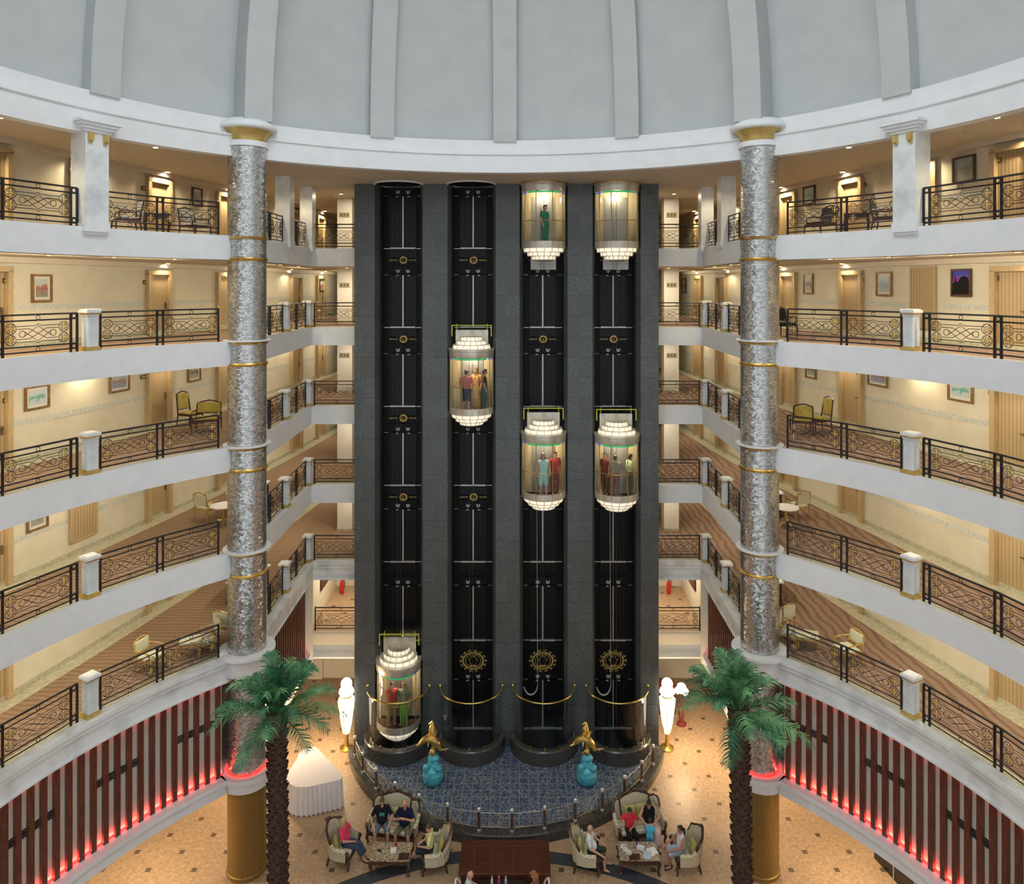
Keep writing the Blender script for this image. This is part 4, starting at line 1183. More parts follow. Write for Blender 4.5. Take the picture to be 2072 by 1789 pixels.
# pillars on the lift landings with direction boards
board = plain('sign_board', (.42, .36, .22), .4, .3)
for s in (-1, 1):
    for k in LV:
        h = (CEIL if k == 5 else LV[k + 1] - .72) - LV[k]
        rt = root('landing_pillar', (s * 7.45, 33.2, LV[k]), 0, f'pale square pillar on the {SN[s]} lift landing, {LN[k]}', 'pillar', 'landing pillars')
        MB().box(0, 0, h / 2, .68, .6, h).build('pillar_shaft', cream_white, rt)
        MB().box(0, 0, .06, .72, .64, .12).build('pillar_base', stone, rt)
        if k >= 3:
            sg = root('direction_sign', (s * 7.45, 32.88, LV[k] + h - .75), 0, f'brown direction board high on the {SN[s]} landing pillar, {LN[k]}', 'sign', 'landing direction boards')
            MB().box(0, 0, 0, .46, .03, .2).build('board', board, sg)
            f = MB()
            for q in (-.15, .0, .14): f.box(q, -.018, 0, .06, .006, .11)
            f.box(0, -.017, -.05, .4, .004, .012)
            f.build('sign_lettering', bronze, sg)

# ---------------------------------------------------------------- ceiling downlights (real lamps)
def downlight(x, y, z, lab, energy=0, warm=(1, .83, .56), r=.07):
    rt = root('ceiling_downlight', (x, y, z), 0, lab, 'downlight', 'recessed ceiling downlights')
    MB().lathe([(r + .03, 0), (r + .03, -.02), (r, -.025), (r, 0)], 14).build('trim_ring', brass, rt)
    MB().lathe([(.001, -.022), (r, -.022)], 14).build('lamp_disc', lamp_disc, rt)
    if energy:
        l = bpy.data.lights.new('downlight_lamp', 'SPOT'); l.energy = energy; l.color = warm; l.shadow_soft_size = .07; l.spot_size = radians(150); l.spot_blend = .6
        o = bpy.data.objects.new('downlight_lamp', l); COL.objects.link(o); o.parent = rt; o.location = (0, 0, -.05)
DPOS = ('far behind the column', 'deep in the corridor', 'behind the column', 'beyond the column', 'by the second door', 'by the louvred panel', 'near the camera')
for s in (-1, 1):
    for k in LV:
        zc = CEIL if k == 5 else LV[k + 1] - .72
        if k == 5:
            ep = [(cp(s, 72, .45), 'near the camera'), (cp(s, 53, .55), 'before the column'), ((s * 8.35, 24.4), 'just behind the column'), ((s * 8.3, 27.9), 'between the rear pillars'), ((s * 7.2, 31.2), 'on the lift landing')]
        else:
            ep = [(cp(s, a, .30), f'{w} above the railing') for a, w in ((75, 'nearest the camera,'), (67, 'second,'), (59, 'third,'), (51, 'last before the column,'))]
            ep += [((s * 8.3, 24.0), 'just behind the column'), ((s * 8.3, 26.6), 'between the rear pedestals'), ((s * 8.3, 28.8), 'by the bridge corner'), ((s * 7.0, 31.4), 'on the lift landing')]
        if k in (5, 4):
            for (x, y), w in ep: downlight(x, y, zc, f'glowing edge downlight {w}, under the {"roof" if k == 5 else "top balcony"}, {SN[s]} side', 120)
        else:
            for (x, y), w in ep[2:7:2]: downlight(x, y, zc, f'edge downlight {w}, under the {LN[k + 1]}, {SN[s]} side', 12)
        for Y, w in zip((38.4, 34.2, 29.1, 25.2, 21.9, 18.2), ('deepest in the corridor', 'deep in the corridor', 'over the third door', 'over the second door', 'over the louvred panel', 'nearest the camera')):
            if k == 4 and Y in (21.9,): continue
            downlight(s * (wallX(Y) - .36), Y, zc - (0.0), f'wall-washing downlight {w}, {LN[k]}, {SN[s]} side', 270 if k == 5 else 52, r=.09)

# ---------------------------------------------------------------- gallery furniture
def chair_frame(b, w, d, h, hb, lean=.08, r=.024):
    for q in (-1, 1):
        b.tube([(q * w / 2, -d / 2, 0), (q * (w / 2 + .01), -d / 2 - .015, h * .5), (q * w / 2, -d / 2, h)], [r * .7, r, r * 1.2], 6)
        b.tube([(q * w / 2, d / 2 + .05, 0), (q * w / 2, d / 2, h), (q * (w / 2 - .01), d / 2 + lean, hb - .05)], [r * .7, r, r * .9], 6)
def armchair(name, lab, loc, rz, wood, seat, group, w=.58, d=.54, hb=1.0, tall=False):
    rt = root(name, loc, rz, lab, 'chair', group)
    b = MB()
    for q in (-1, 1): b.tube([(q * w / 2, -d / 2, 0), (q * (w / 2 + .012), -d / 2 - .02, .2), (q * w / 2, -d / 2, .42)], [.016, .02, .03], 6)
    b.build('front_legs' if False else 'front_frame', wood, rt)
    b = MB()
    for q in (-1, 1): b.tube([(q * w / 2, d / 2 + .06, 0), (q * w / 2, d / 2, .42), (q * (w / 2 - .02), d / 2 + .10, hb - .06)], [.016, .026, .022], 6)
    b.tube([(-w / 2 + .02, d / 2 + .10, hb - .06), (-w / 4, d / 2 + .115, hb - .01), (0, d / 2 + .12, hb + .03), (w / 4, d / 2 + .115, hb - .01), (w / 2 - .02, d / 2 + .10, hb - .06)], .024, 6)
    b.tube([(-w / 2, d / 2 + .03, .56), (w / 2, d / 2 + .03, .56)], .02, 6)
    b.build('back_frame', wood, rt)
    MB().box(0, d / 2 + .075, (hb + .52) / 2, w - .08, .05, hb - .62, M=Matrix.Identity(4)).build('back_pad', seat, rt)
    MB().box(0, 0, .40, w, d, .07).build('seat_rail', wood, rt)
    c = MB(); cap(c, (-w / 2 + .07, 0, .45), (w / 2 - .07, 0, .45), .07, .07); c.box(0, 0, .45, w - .05, d - .04, .06); c.build('seat', seat, rt)
    if not tall:
        for q in (-1, 1):
            a = MB(); a.tube([(q * (w / 2 - .01), d / 2 + .06, .68), (q * (w / 2 + .03), .02, .67), (q * (w / 2 + .03), -d / 2 + .10, .65), (q * (w / 2 + .01), -d / 2 + .06, .55), (q * w / 2, -d / 2 + .1, .42)], .022, 6)
            a.build('armrest', wood, rt)
    return rt
def round_table(name, lab, loc, wood, top, r=.42, h=.68, cat='table'):
    rt = root(name, loc, .4, lab, cat)
    MB().lathe([(.02, h - .03), (r, h - .03), (r + .01, h - .015), (r, h), (.02, h)], 28, cap=True).build('table_top', top, rt)
    MB().lathe([(.05, .1), (.035, .3), (.06, .45), (.04, h - .04)], 14, cap=True).build('pedestal', wood, rt)
    for i in range(4):
        a = i * pi / 2
        MB().tube([(.04 * cos(a), .04 * sin(a), .2), (.2 * cos(a), .2 * sin(a), .14), (.34 * cos(a), .34 * sin(a), .015)], [.03, .025, .016], 6).build('leg', wood, rt)
    return rt
def square_table(name, lab, loc, rz, wood, top, w=.7, d=.6, h=.66):
    rt = root(name, loc, rz, lab, 'table')
    MB().box(0, 0, h - .02, w, d, .04).build('table_top', top, rt)
    MB().box(0, 0, h - .09, w - .06, d - .06, .10).build('apron', wood, rt)
    for a in (-1, 1):
        for c in (-1, 1):
            MB().tube([(a * (w / 2 - .05), c * (d / 2 - .05), h - .05), (a * (w / 2 - .02), c * (d / 2 - .02), h * .6), (a * (w / 2 - .06), c * (d / 2 - .06), .0)], [.035, .03, .02], 6).build('leg', wood, rt)
    return rt
dark_top = plain('dark_table_top', (.03, .018, .012), .2)
grp = 'armchairs on the galleries'
white_seat = mat_dots('pale_patterned_seat', (.66, .66, .60), (.30, .30, .26), 34)
def gp(x, Y, k): return (EX + (x - PX) * Y / F, Y, LV[k])
# top balcony
armchair('carved_armchair', 'dark armchair with pale seat on the top balcony, left side, near the mirrored column', gp(395, 23.2, 5), 1.2, carved, white_seat, grp, .66, .6)
square_table('side_table', 'dark carved side table between chairs, top balcony, left side', gp(318, 21.8, 5), .4, carved, dark_top)
armchair('carved_armchair', 'pale dark-framed armchair behind the railing beside the white pillar, top balcony, left side', gp(255, 21.0, 5), -.9, carved, white_seat, grp, .66, .6)
armchair('carved_armchair', 'dark armchair near the mirrored column, top balcony, right side', gp(1660, 22.6, 5), -1.2, carved, dark_seat, grp, .66, .6)
square_table('side_table', 'dark carved side table between chairs, top balcony, right side', gp(1733, 21.7, 5), -.4, carved, dark_top)
armchair('carved_armchair', 'dark armchair beside the white pillar, top balcony, right side', gp(1795, 20.8, 5), .9, carved, dark_seat, grp, .66, .6)
# fourth balcony
for s in (-1, 1):
    armchair('carved_armchair', f'black armchair behind the railing, fourth balcony, {SN[s]} side, behind the column', (s * 8.9, 25.2, LV[4]), s * 1.3, carved, dark_seat, grp, .66, .6)
    armchair('carved_armchair', f'black armchair behind the railing, third balcony, {SN[s]} side, behind the column', (s * 8.9, 25.0, LV[3]), s * 1.5, carved, dark_seat, grp, .66, .6)
    for k in (2, 1):
        rt = root('sideboard', (s * 9.2, 25.9, LV[k]), 0, f'dark sideboard with pale marble top behind the railing, {LN[k]}, {SN[s]} side', 'sideboard', 'marble-topped sideboards')
        MB().box(0, 0, .43, .9, 1.5, .8).box(0, 0, .05, .8, 1.4, .1).build('cabinet', carved, rt)
        MB().box(0, 0, .86, 1.0, 1.62, .06).build('marble_top', marble, rt)
        for q in (-1, 1):
            dd = MB().box(-s * .455, q * .37, .45, .02, .68, .66).build('door', mahogany, rt)
            MB().ell((-s * .475, q * .08, .5), (.02, .02, .02)).build('knob', brass, dd)
armchair('slat_back_chair', 'black slat-backed chair next to the mirrored column, fourth balcony, right side', gp(1586, 24.0, 4), 2.2, iron, iron, grp, .6, .55)
# third balcony
armchair('high_back_chair', 'tall ochre high-backed chair, third balcony, left side', gp(385, 25.3, 3), 1.2, carved, ochre, grp, .55, .55, 1.15, True)
armchair('low_armchair', 'wide ochre armchair beside the tall chair, third balcony, left side', gp(418, 24.3, 3), .2, carved, ochre, grp, .8, .62, .95)
armchair('low_armchair', 'ochre chair seen from behind, third balcony, right side', gp(1622, 24.0, 3), 2.9, carved, ochre, grp, .62, .58, 1.0, True)
armchair('high_back_chair', 'tall ochre high-backed chair seen edge on, third balcony, right side', gp(1656, 24.2, 3), -1.4, carved, ochre, grp, .55, .55, 1.15, True)
# second balcony
armchair('gilt_armchair', 'gilt armchair seen from behind, second balcony, left side', gp(420, 25.0, 2), 2.8, chair_gold, chair_cream, grp)
round_table('round_table', 'small round table with pale cloth top, second balcony, left side', gp(452, 24.4, 2), chair_gold, white_cloth)
armchair('gilt_armchair', 'gilt armchair seen from behind, second balcony, right side', gp(1612, 25.2, 2), -2.8, chair_gold, chair_cream, grp)
round_table('round_table', 'small round table with pale cloth top, second balcony, right side', gp(1590, 24.2, 2), chair_gold, white_cloth)
# lowest balcony
def g1(x, y): return onz(x, y, LV[1])
armchair('gilt_armchair', 'gilt armchair standing alone, lowest balcony, left side, near the pedestal', g1(306, 1358), 1.3, chair_gold, chair_cream, grp, hb=.92)
armchair('gilt_armchair', 'cream gilt chair with medallion back, lowest balcony, left side', g1(416, 1322), -.9, chair_gold, white_seat, grp, .6, .54, .98)
armchair('gilt_armchair', 'gilt armchair half hidden by the column, lowest balcony, left side', g1(460, 1290), 2.9, chair_gold, chair_cream, grp)
square_table('low_table', 'small gilt table in front of the cream chair, lowest balcony, left side', g1(386, 1330), .3, chair_gold, chair_cream, .6, .5, .55)
armchair('gilt_armchair', 'gilt armchair half hidden by the column, lowest balcony, right side', g1(1580, 1276), -2.7, chair_gold, chair_cream, grp)
armchair('gilt_armchair', 'cream gilt chair behind the small table, lowest balcony, right side', g1(1600, 1306), 1.0, chair_gold, white_seat, grp)
square_table('low_table', 'small gilt table beside the cream chair, lowest balcony, right side', g1(1632, 1318), -.3, chair_gold, chair_cream, .7, .5, .55)
armchair('gilt_armchair', 'gilt armchair standing alone, lowest balcony, right side, facing the table', g1(1714, 1342), -1.3, chair_gold, chair_cream, grp, hb=.92)

# landings beside the shaft: extinguishers, dark pictures
red_m = plain('extinguisher_red', (.55, .02, .02), .3)
for s in (-1, 1):
    p = at(692 if s < 0 else 1353, 1206, 34.9)
    rt = root('fire_extinguisher', (p[0], 34.9, 3.1), 0, f'red fire extinguisher on the low landing, {SN[s]} of the shaft', 'fire extinguisher', 'fire extinguishers')
    MB().lathe([(.10, 0), (.105, .05), (.105, .52), (.06, .62), (.03, .66)], 16, cap=True).build('cylinder', red_m, rt)
    MB().box(0, -.02, .70, .05, .16, .05).build('valve_handle', black_flat, rt)
    MB().tube([(.03, 0, .69), (.14, -.02, .6), (.13, -.03, .3)], .015, 6).build('hose', black_flat, rt)
    rt = root('wall_panel', (s * 8.5, 33.6, 4.75), s * pi / 2, f'dark red framed panel on the side wall of the low landing, {SN[s]} side', 'panel')
    MB().box(0, 0, 0, 1.6, .04, 1.3).build('panel_frame', mahogany, rt)
    MB().box(0, -.03, 0, 1.4, .02, 1.1).build('red_inlay', plain('dark_red_inlay%d' % s, (.14, .015, .012), .4), rt)
# ================================================================ palms
def palm(px, lab, seed, crown_px, lean):
    Yp = 19.7
    rn = random.Random(seed)
    cx, _, cz = at(crown_px[0], crown_px[1], Yp)
    bx = EX + (px - PX) * Yp / F
    rt = root('palm_tree', (bx, Yp, 0), 0, lab, 'palm', 'lobby palms')
    dx = cx - bx
    tr = MB(); n = 46
    pts = [(dx * (i / n) ** 1.5, 0, cz * i / n - .05) for i in range(n + 1)]
    tr.tube(pts, [.23 if i < 40 else .23 + .012 * (i - 40) for i in range(n + 1)], 12)
    for i in range(2, n - 1):
        x, _, z = pts[i]
        for j in range(7):
            a = 2 * pi * (j + .5 * (i % 2)) / 7 + rn.uniform(-.15, .15)
            r = .21
            c, sn = cos(a), sin(a)
            t = Vector((-sn, c, 0)) * .075
            o = Vector((x + r * c, r * sn, z)); q = Vector((x + (r + .095) * c, (r + .095) * sn, z + .075))
            tr.add([o - t - Vector((0, 0, .07)), o + t - Vector((0, 0, .07)), q + t * .55, q - t * .55, o + t + Vector((0, 0, .03)), o - t + Vector((0, 0, .03))],
                   [(0, 1, 2, 3), (3, 2, 4, 5), (1, 4, 2), (0, 3, 5)])
    tr.build('trunk', bark, rt, 20)
    top = Vector((dx, 0, cz - .1))
    nf = 32
    for i in range(nf):
        a = i * 2.39996 + rn.uniform(-.2, .2)
        t0 = i / (nf - 1)
        el = radians(86 - 84 * t0 + rn.uniform(-18, 18))
        L = rn.uniform(1.65, 2.1) * (.92 + .08 * t0)
        hd = Vector((cos(a), sin(a), 0))
        droop = rn.uniform(.12, .50) * (1.0 if el > .2 else .7)
        m = 15
        P = []
        for k in range(m + 1):
            t = k / m
            P.append(top + hd * (L * t * cos(el) * (1 - .06 * t) + .05) + Vector((0, 0, L * (t * sin(el) - droop * t * t * t))))
        f = MB()
        f.tube(P, [.022 * (1 - .85 * k / m) + .003 for k in range(m + 1)], 4, flat=.7)
        for k in range(4, m * 2 + 1):
            t = k / (m * 2)
            q = t * m; i0 = min(int(q), m - 1); c = P[i0].lerp(P[i0 + 1], q - i0)
            tan = (P[i0 + 1] - P[i0]).normalized()
            sd = tan.cross(Vector((0, 0, 1)))
            sd = sd.normalized() if sd.length > .05 else Vector((-hd.y, hd.x, 0))
            un = sd.cross(tan).normalized()
            ll = .56 * (sin(pi * (.12 + .83 * t)) ** .7) * rn.uniform(.85, 1.1)
            for s in (-1, 1):
                d = (sd * s * .72 + tan * .85 + un * rn.uniform(-.1, .4)).normalized()
                e1 = c + d * ll * .55; e2 = c + d * ll - Vector((0, 0, ll * .30))
                wv = tan * .021
                f.add([c - wv, c + wv, e1 + wv * .9, e1 - wv * .9, e2], [(0, 1, 2, 3), (3, 2, 4)])
        f.build('frond', palm_green if rn.random() < .55 else palm_pale, rt, 20)
palm(563, 'tall palm tree with shaggy trunk in front of the left mirrored column', 3, (560, 1435), 0)
palm(1503, 'tall palm tree with shaggy trunk in front of the right mirrored column', 8, (1494, 1430), 0)

# ================================================================ draped grand piano
zt = 1.0
out = [onz(x, y, zt) for x, y in ((639, 1511), (662, 1535), (684, 1558), (692, 1568), (691, 1576), (684, 1579), (652, 1586), (620, 1593), (598, 1592), (584, 1585), (578, 1570), (590, 1552), (600, 1537), (605, 1524), (616, 1515))]
poly = [(x, y) for x, y, z in out]
gx, gy = sum(p[0] for p in poly) / len(poly), sum(p[1] for p in poly) / len(poly)
rt = root('draped_grand_piano', (gx, gy, 0), 0, 'grand piano shape under a white skirted cloth beside the left palm', 'piano')
lp = [(x - gx, y - gy) for x, y in poly]
MB().prism(lp, zt - .03, zt).build('cloth_top', white_cloth, rt)
def dense(p, st):
    o = []
    for i in range(len(p)):
        a, b = Vector(p[i]), Vector(p[(i + 1) % len(p)]); n = max(1, int((b - a).length / st))
        o += [a.lerp(b, k / n) for k in range(n)]
    return o
dn = dense(lp, .018)
vs, fs = [], []
for zz, amp in ((zt - .005, 0.0), (.86, .012), (.5, .028), (.03, .045)):
    for i, p in enumerate(dn):
        nrm = p.normalized(); k = 1 + 0 * i
        q = p + nrm * (amp * sin(i * .75 + .6 * sin(i * .11)) + amp * .8)
        vs.append((q.x, q.y, zz))
n = len(dn)
for r in range(3):
    for i in range(n): fs.append((r * n + i, (r + 1) * n + i, (r + 1) * n + (i + 1) % n, r * n + (i + 1) % n))
MB().add(vs, fs).build('pleated_skirt', white_cloth, rt, 80)

# ================================================================ carved seats
def carved_seat(name, lab, loc, rz, w, group, crest=1, cushions=()):
    rt = root(name, loc, rz, lab, 'sofa' if crest > 1 else 'armchair', group)
    d = .72
    # frame: front rail, legs
    f = MB(); f.box(0, -d / 2 + .03, .30, w - .06, .06, .10); f.box(0, 0, .27, w - .12, d - .1, .06)
    f.build('seat_rail', carved, rt)
    for q in (-1, 1):
        MB().tube([(q * (w / 2 - .04), -d / 2 + .02, .32), (q * (w / 2), -d / 2 - .03, .2), (q * (w / 2 - .04), -d / 2 + .01, .06), (q * (w / 2 - .02), -d / 2 - .02, .015)], [.055, .05, .03, .035], 8).build('front_leg', carved, rt)
        MB().tube([(q * (w / 2 - .1), d / 2 - .06, .32), (q * (w / 2 - .08), d / 2 + .02, .0)], [.04, .03], 8).build('rear_leg', carved, rt)
    c = MB(); c.box(0, -.03, .38, w - .2, d - .12, .12); cap(c, (-w / 2 + .16, -d / 2 + .10, .39), (w / 2 - .16, -d / 2 + .10, .39), .075, .075); c.box(0, 0, .41, w - .26, d - .2, .12)
    fused('seat', c, .02, upholstery, rt, 2)
    # wrap-round back: an upholstered shell leaning outwards with a carved crest
    path = [(-w / 2 + .02, -d / 2 + .06), (-w / 2 - .0, 0), (-w / 2 + .05, d / 2 - .12), (-w / 2 + .2, d / 2 + .0), (0, d / 2 + .05), (w / 2 - .2, d / 2 + .0), (w / 2 - .05, d / 2 - .12), (w / 2, 0), (w / 2 - .02, -d / 2 + .06)]
    dp = []
    for i in range(len(path) - 1):
        for k in range(8): dp.append(Vector(path[i]).lerp(Vector(path[i + 1]), k / 8))
    dp.append(Vector(path[-1]))
    m = len(dp) - 1
    def H(t):
        u = abs(t - .5) * 2                        # 0 at the middle of the back, 1 at the arm ends
        if u > .62: return .62 - .04 * (u - .62)
        if u > .46: return .62 + (.98 - .62) * (1 - (u - .46) / .16) ** 1.0
        if crest > 1: return 1.02 + .12 * max(0, cos(u / .2 * pi / 2)) if u < .2 else .98 + .05 * sin((u - .2) / .26 * pi)
        return .98 + .16 * cos(u / .46 * pi / 2) ** 2
    vs, fs = [], []
    tp = []
    for i, p in enumerate(dp):
        t = i / m; h = H(t)
        nrm = Vector((p.x / (w / 2), p.y / (d / 2) if p.y > 0 else 0)); nrm = nrm.normalized() if nrm.length > .01 else Vector((0, 1))
        lean = .10 * max(0, (h - .4))
        a = p - nrm * .045; b = p + nrm * .045; top = nrm * lean * 1.4
        tp.append((p.x + top.x, p.y + top.y, h))
        vs += [(a.x, a.y, .30), (a.x + top.x, a.y + top.y, h), (b.x + top.x, b.y + top.y, h), (b.x, b.y, .30)]
    for i in range(m):
        for j in range(4): fs.append((4 * i + j, 4 * i + 4 + j, 4 * i + 4 + (j + 1) % 4, 4 * i + (j + 1) % 4))
    fs += [(0, 1, 2, 3), tuple(4 * m + j for j in (3, 2, 1, 0))]
    MB().add(vs, fs).build('upholstered_back', upholstery, rt, 50)
    i0 = int(m * .23); i1 = m - i0
    cr = MB(); cr.tube(tp[i0:i1 + 1], .042, 8)
    for q in ((m // 2,) if crest == 1 else (m // 2 - 4, m // 2, m // 2 + 4)):
        x, y, z = tp[q]; cr.ell((x, y, z + .05), (.10, .045, .06)); cr.ell((x - .09, y, z + .025), (.05, .035, .035)); cr.ell((x + .09, y, z + .025), (.05, .035, .035))
    if crest > 1:
        for q in (int(m * .40), int(m * .60)):
            x, y, z = tp[q]; cr.tube([(x, y - .05, z), (x * .96, y - .09, .75), (x * .9, y - .1, .5)], .028, 6)
    cr.build('carved_crest', carved, rt)
    for q, sl in ((-1, range(0, i0 + 1)), (1, range(i1, m + 1))):
        pd = [tp[i] for i in sl]
        a = MB(); a.tube([(x, y, z + .01) for x, y, z in pd], .06, 8); ap = a.build('arm_pad', upholstery, rt)
        e = pd[0] if q < 0 else pd[-1]
        MB().tube([(e[0], e[1] - .02, e[2]), (e[0], e[1] - .08, e[2] - .04), (e[0] - q * .02, e[1] - .03, .42), (e[0] - q * .01, e[1] - .02, .28)], [.05, .045, .035, .045], 8).build('arm_scroll', carved, rt)
    return rt
def cushion(lab, loc, rz, tilt, s=.42):
    b = MB(); n = 8
    vs, fs = [], []
    for sd in (1, -1):
        for i in range(n + 1):
            for j in range(n + 1):
                u, v = i / n * 2 - 1, j / n * 2 - 1
                pin = 1 - .10 * (u * u * (1 - v * v) + v * v * (1 - u * u)) + .0
                hgt = .085 * ((1 - u ** 4) * (1 - v ** 4)) ** .6
                vs.append((u * s / 2 * (1 - .10 * (1 - v * v)), sd * hgt, v * s / 2 * (1 - .10 * (1 - u * u))))
    k = (n + 1) ** 2
    for sd in (0, 1):
        for i in range(n):
            for j in range(n):
                q = [sd * k + i * (n + 1) + j, sd * k + (i + 1) * (n + 1) + j, sd * k + (i + 1) * (n + 1) + j + 1, sd * k + i * (n + 1) + j + 1]
                fs.append(tuple(q if sd == 0 else q[::-1]))
    b.add(vs, fs, Matrix.Rotation(tilt, 4, 'X'))
    o = b.build('cushion', olive, None, 60, loc); o.rotation_euler.z = rz
    return tag(o, lab, 'cushion', 'olive satin cushions')
def place(root_loc, rz, lx, ly, lz):
    c, s = cos(rz), sin(rz)
    return (root_loc[0] + lx * c - ly * s, root_loc[1] + lx * s + ly * c, root_loc[2] + lz)
def coffee_table(lab, loc, rz, w=1.22, d=.74, h=.50):
    rt = root('coffee_table', loc, rz, lab, 'table')
    MB().box(0, 0, h - .015, w, d, .03).build('marble_top', table_stone, rt)
    a = MB(); 
    for q in (-1, 1):
        a.box(0, q * (d / 2 - .03), h - .08, w - .04, .06, .10); a.box(q * (w / 2 - .03), 0, h - .08, .06, d - .04, .10)
        for i in range(7): a.ell((-w * .36 + w * .12 * i, q * (d / 2 - .02), h - .135), (.06, .025, .03))
    a.build('carved_apron', carved, rt)
    for a in (-1, 1):
        for c in (-1, 1):
            MB().tube([(a * (w / 2 - .07), c * (d / 2 - .07), h - .06), (a * (w / 2 - .02), c * (d / 2 - .02), h * .66), (a * (w / 2 - .06), c * (d / 2 - .06), .12), (a * (w / 2 - .02), c * (d / 2 - .02), .025)], [.06, .06, .035, .045], 8).build('leg', carved, rt)
    return rt
SG = 'carved seats of the lobby'
LSo = (-3.60, 23.52, 0); RSo = (4.40, 23.55, 0); rL, rR = -.17, .17
LA1 = (-5.02, 22.62, 0); LA2 = (-2.13, 22.40, 0); RA1 = (2.58, 22.40, 0); RA2 = (5.66, 22.40, 0)
rA1, rA2, rB1, rB2 = pi / 2 - .25, -pi / 2 + .12, pi / 2 - .12, -pi / 2 + .05
carved_seat('carved_sofa', 'carved two-seat sofa with patterned cover, two men on it', LSo, rL, 1.55, SG, 3)
carved_seat('carved_sofa', 'carved two-seat sofa with patterned cover, a woman with a toddler and a child on it', RSo, rR, 1.55, SG, 3)
carved_seat('carved_armchair', 'carved armchair with patterned cover holding the woman in pink', LA1, rA1, .86, SG)
carved_seat('carved_armchair', 'carved armchair with patterned cover holding the woman in yellow', LA2, rA2, .86, SG)
carved_seat('carved_armchair', 'carved armchair with patterned cover holding the bald man in white', RA1, rB1, .86, SG)
carved_seat('carved_armchair', 'carved armchair with patterned cover holding the dark-haired woman on the far right', RA2, rB2, .86, SG)
T1 = (-3.46, 22.32, 0); T2 = (4.18, 22.34, 0)
coffee_table('carved coffee table with brown marble top, nearly empty, before the two men', T1, -.02)
coffee_table('carved coffee table with brown marble top covered in cups and papers', T2, -.02)
cushion('olive cushion beside the woman in pink', place(LA1, rA1, -.22, .14, .66), rA1 + .5, -.3)
cushion('olive cushion between the two men', place(LSo, rL, .10, .16, .68), 0.1, -.3)
cushion('olive cushion behind the woman in yellow', place(LA2, rA2, .12, .20, .68), rA2, -.3)
cushion('olive cushion behind the bald man in white', place(RA1, rB1, -.12, .20, .68), rB1, -.3)
cushion('olive cushion on the sofa behind the child in red', place(RSo, rR, -.22, .22, .70), .14, -.25)
cushion('olive cushion on the sofa beside the woman in black', place(RSo, rR, .16, .22, .72), .3, -.25)
cushion('olive cushion behind the dark-haired woman on the far right', place(RA2, rB2, .10, .20, .68), rB2, -.3)

# ================================================================ the people sitting in the lobby
jean = W('blue_jeans', (.06, .085, .14)); denim_l = W('grey_denim', (.13, .16, .20)); khaki = W('khaki_shorts', (.17, .15, .09))
print_green = plain('teal_print', (.05, .30, .25), .7)
person('woman with blond hair in a pink top and jeans in the leftmost armchair', place(LA1, rA1, .06, -0.06, 0), rA1 + .05, SIT, W('pink_top', (.80, .07, .14)), W('navy_jeans', (.055, .075, .125)), hair_bl, kind='crop', style='bob', sleeve='short',
       j=dict(yaw=.5, elbowR=(.34, -.02, .78), handR=(.36, -.27, .70), handL=(-.02, -.26, .62), neck=(0, .12, 1.04), head=(.0, .10, 1.20), kneeL=(-.08, -.44, .50), kneeR=(.10, -.44, .50), footL=(-.02, -.66, .09), footR=(.10, -.72, .09)), girth=1.05)
person('man with brown hair in a black t-shirt with a teal print on the sofa', place(LSo, rL, -.36, -0.10, 0), .12, SIT, W('black_tshirt', (.012, .014, .018)), denim_l, hair_b, kind='shorts', skin=skin_f,
       j=dict(pitch=.35, handL=(-.24, -.36, .62), handR=(.22, -.34, .62), elbowL=(-.36, -.06, .76), elbowR=(.34, -.06, .76), kneeL=(-.2, -.44, .52), kneeR=(.2, -.44, .52), footL=(-.2, -.40, .08), footR=(.22, -.46, .08)), girth=1.12, s=.98, print_m=print_green)
person('balding man in a navy t-shirt with clasped hands on the sofa', place(LSo, rL, .40, -0.08, 0), -.1, SIT, W('navy_tshirt', (.012, .016, .045)), khaki, hair_g, kind='shorts', style='bald', skin=skin_f,
       j=dict(pitch=.1, elbowL=(-.34, -.14, .80), elbowR=(.34, -.14, .80), handL=(-.06, -.30, .96), handR=(.04, -.31, .98), kneeL=(-.2, -.42, .52), kneeR=(.22, -.44, .52), footL=(-.2, -.42, .08), footR=(.26, -.5, .08)), girth=1.12, s=.97)
person('woman with short brown hair in a pale yellow top in the armchair', place(LA2, rA2, -.04, -0.14, 0), rA2 - .15, SIT, W('yellow_top', (.74, .74, .30)), W('dark_shorts', (.03, .035, .05)), hair_b, kind='shorts', style='short',
       j=dict(yaw=.9, neck=(0, .0, 1.05), head=(0, -.06, 1.20), pitch=.2, kneeL=(-.07, -.44, .52), kneeR=(.10, -.44, .50), footL=(-.02, -.70, .09), footR=(.08, -.80, .09), handL=(-.1, -.32, .66), handR=(.1, -.30, .66)))
person('bald man in a white t-shirt looking away to the sofa', place(RA1, rB1, -.02, -0.14, 0), rB1 - .1, SIT, W('white_tshirt', (.74, .76, .80)), W('dark_green_shorts', (.03, .06, .04)), hair_g, kind='shorts', style='bald', skin=skin_f,
       j=dict(yaw=.5, handR=(.27, -.34, .60), handL=(-.27, -.36, .62), elbowR=(.30, -.06, .76), kneeL=(-.2, -.44, .52), kneeR=(.16, -.44, .50), footR=(.16, -.5, .08)), girth=1.08)
person('child with black hair in a red t-shirt on the sofa', place(RSo, rR, -.38, -0.16, 0), .2, SIT, W('red_tshirt', (.68, .04, .06)), W('black_trousers', (.015, .02, .018)), hair_d, skin=skin_t,
       j=dict(pitch=.4, yaw=.2, neck=(0, .02, 1.04), head=(0, -.05, 1.19), elbowL=(-.36, -.04, .92), handL=(-.40, -.22, 1.02), handR=(.0, -.28, .74), elbowR=(.30, -.08, .78)), s=.88)
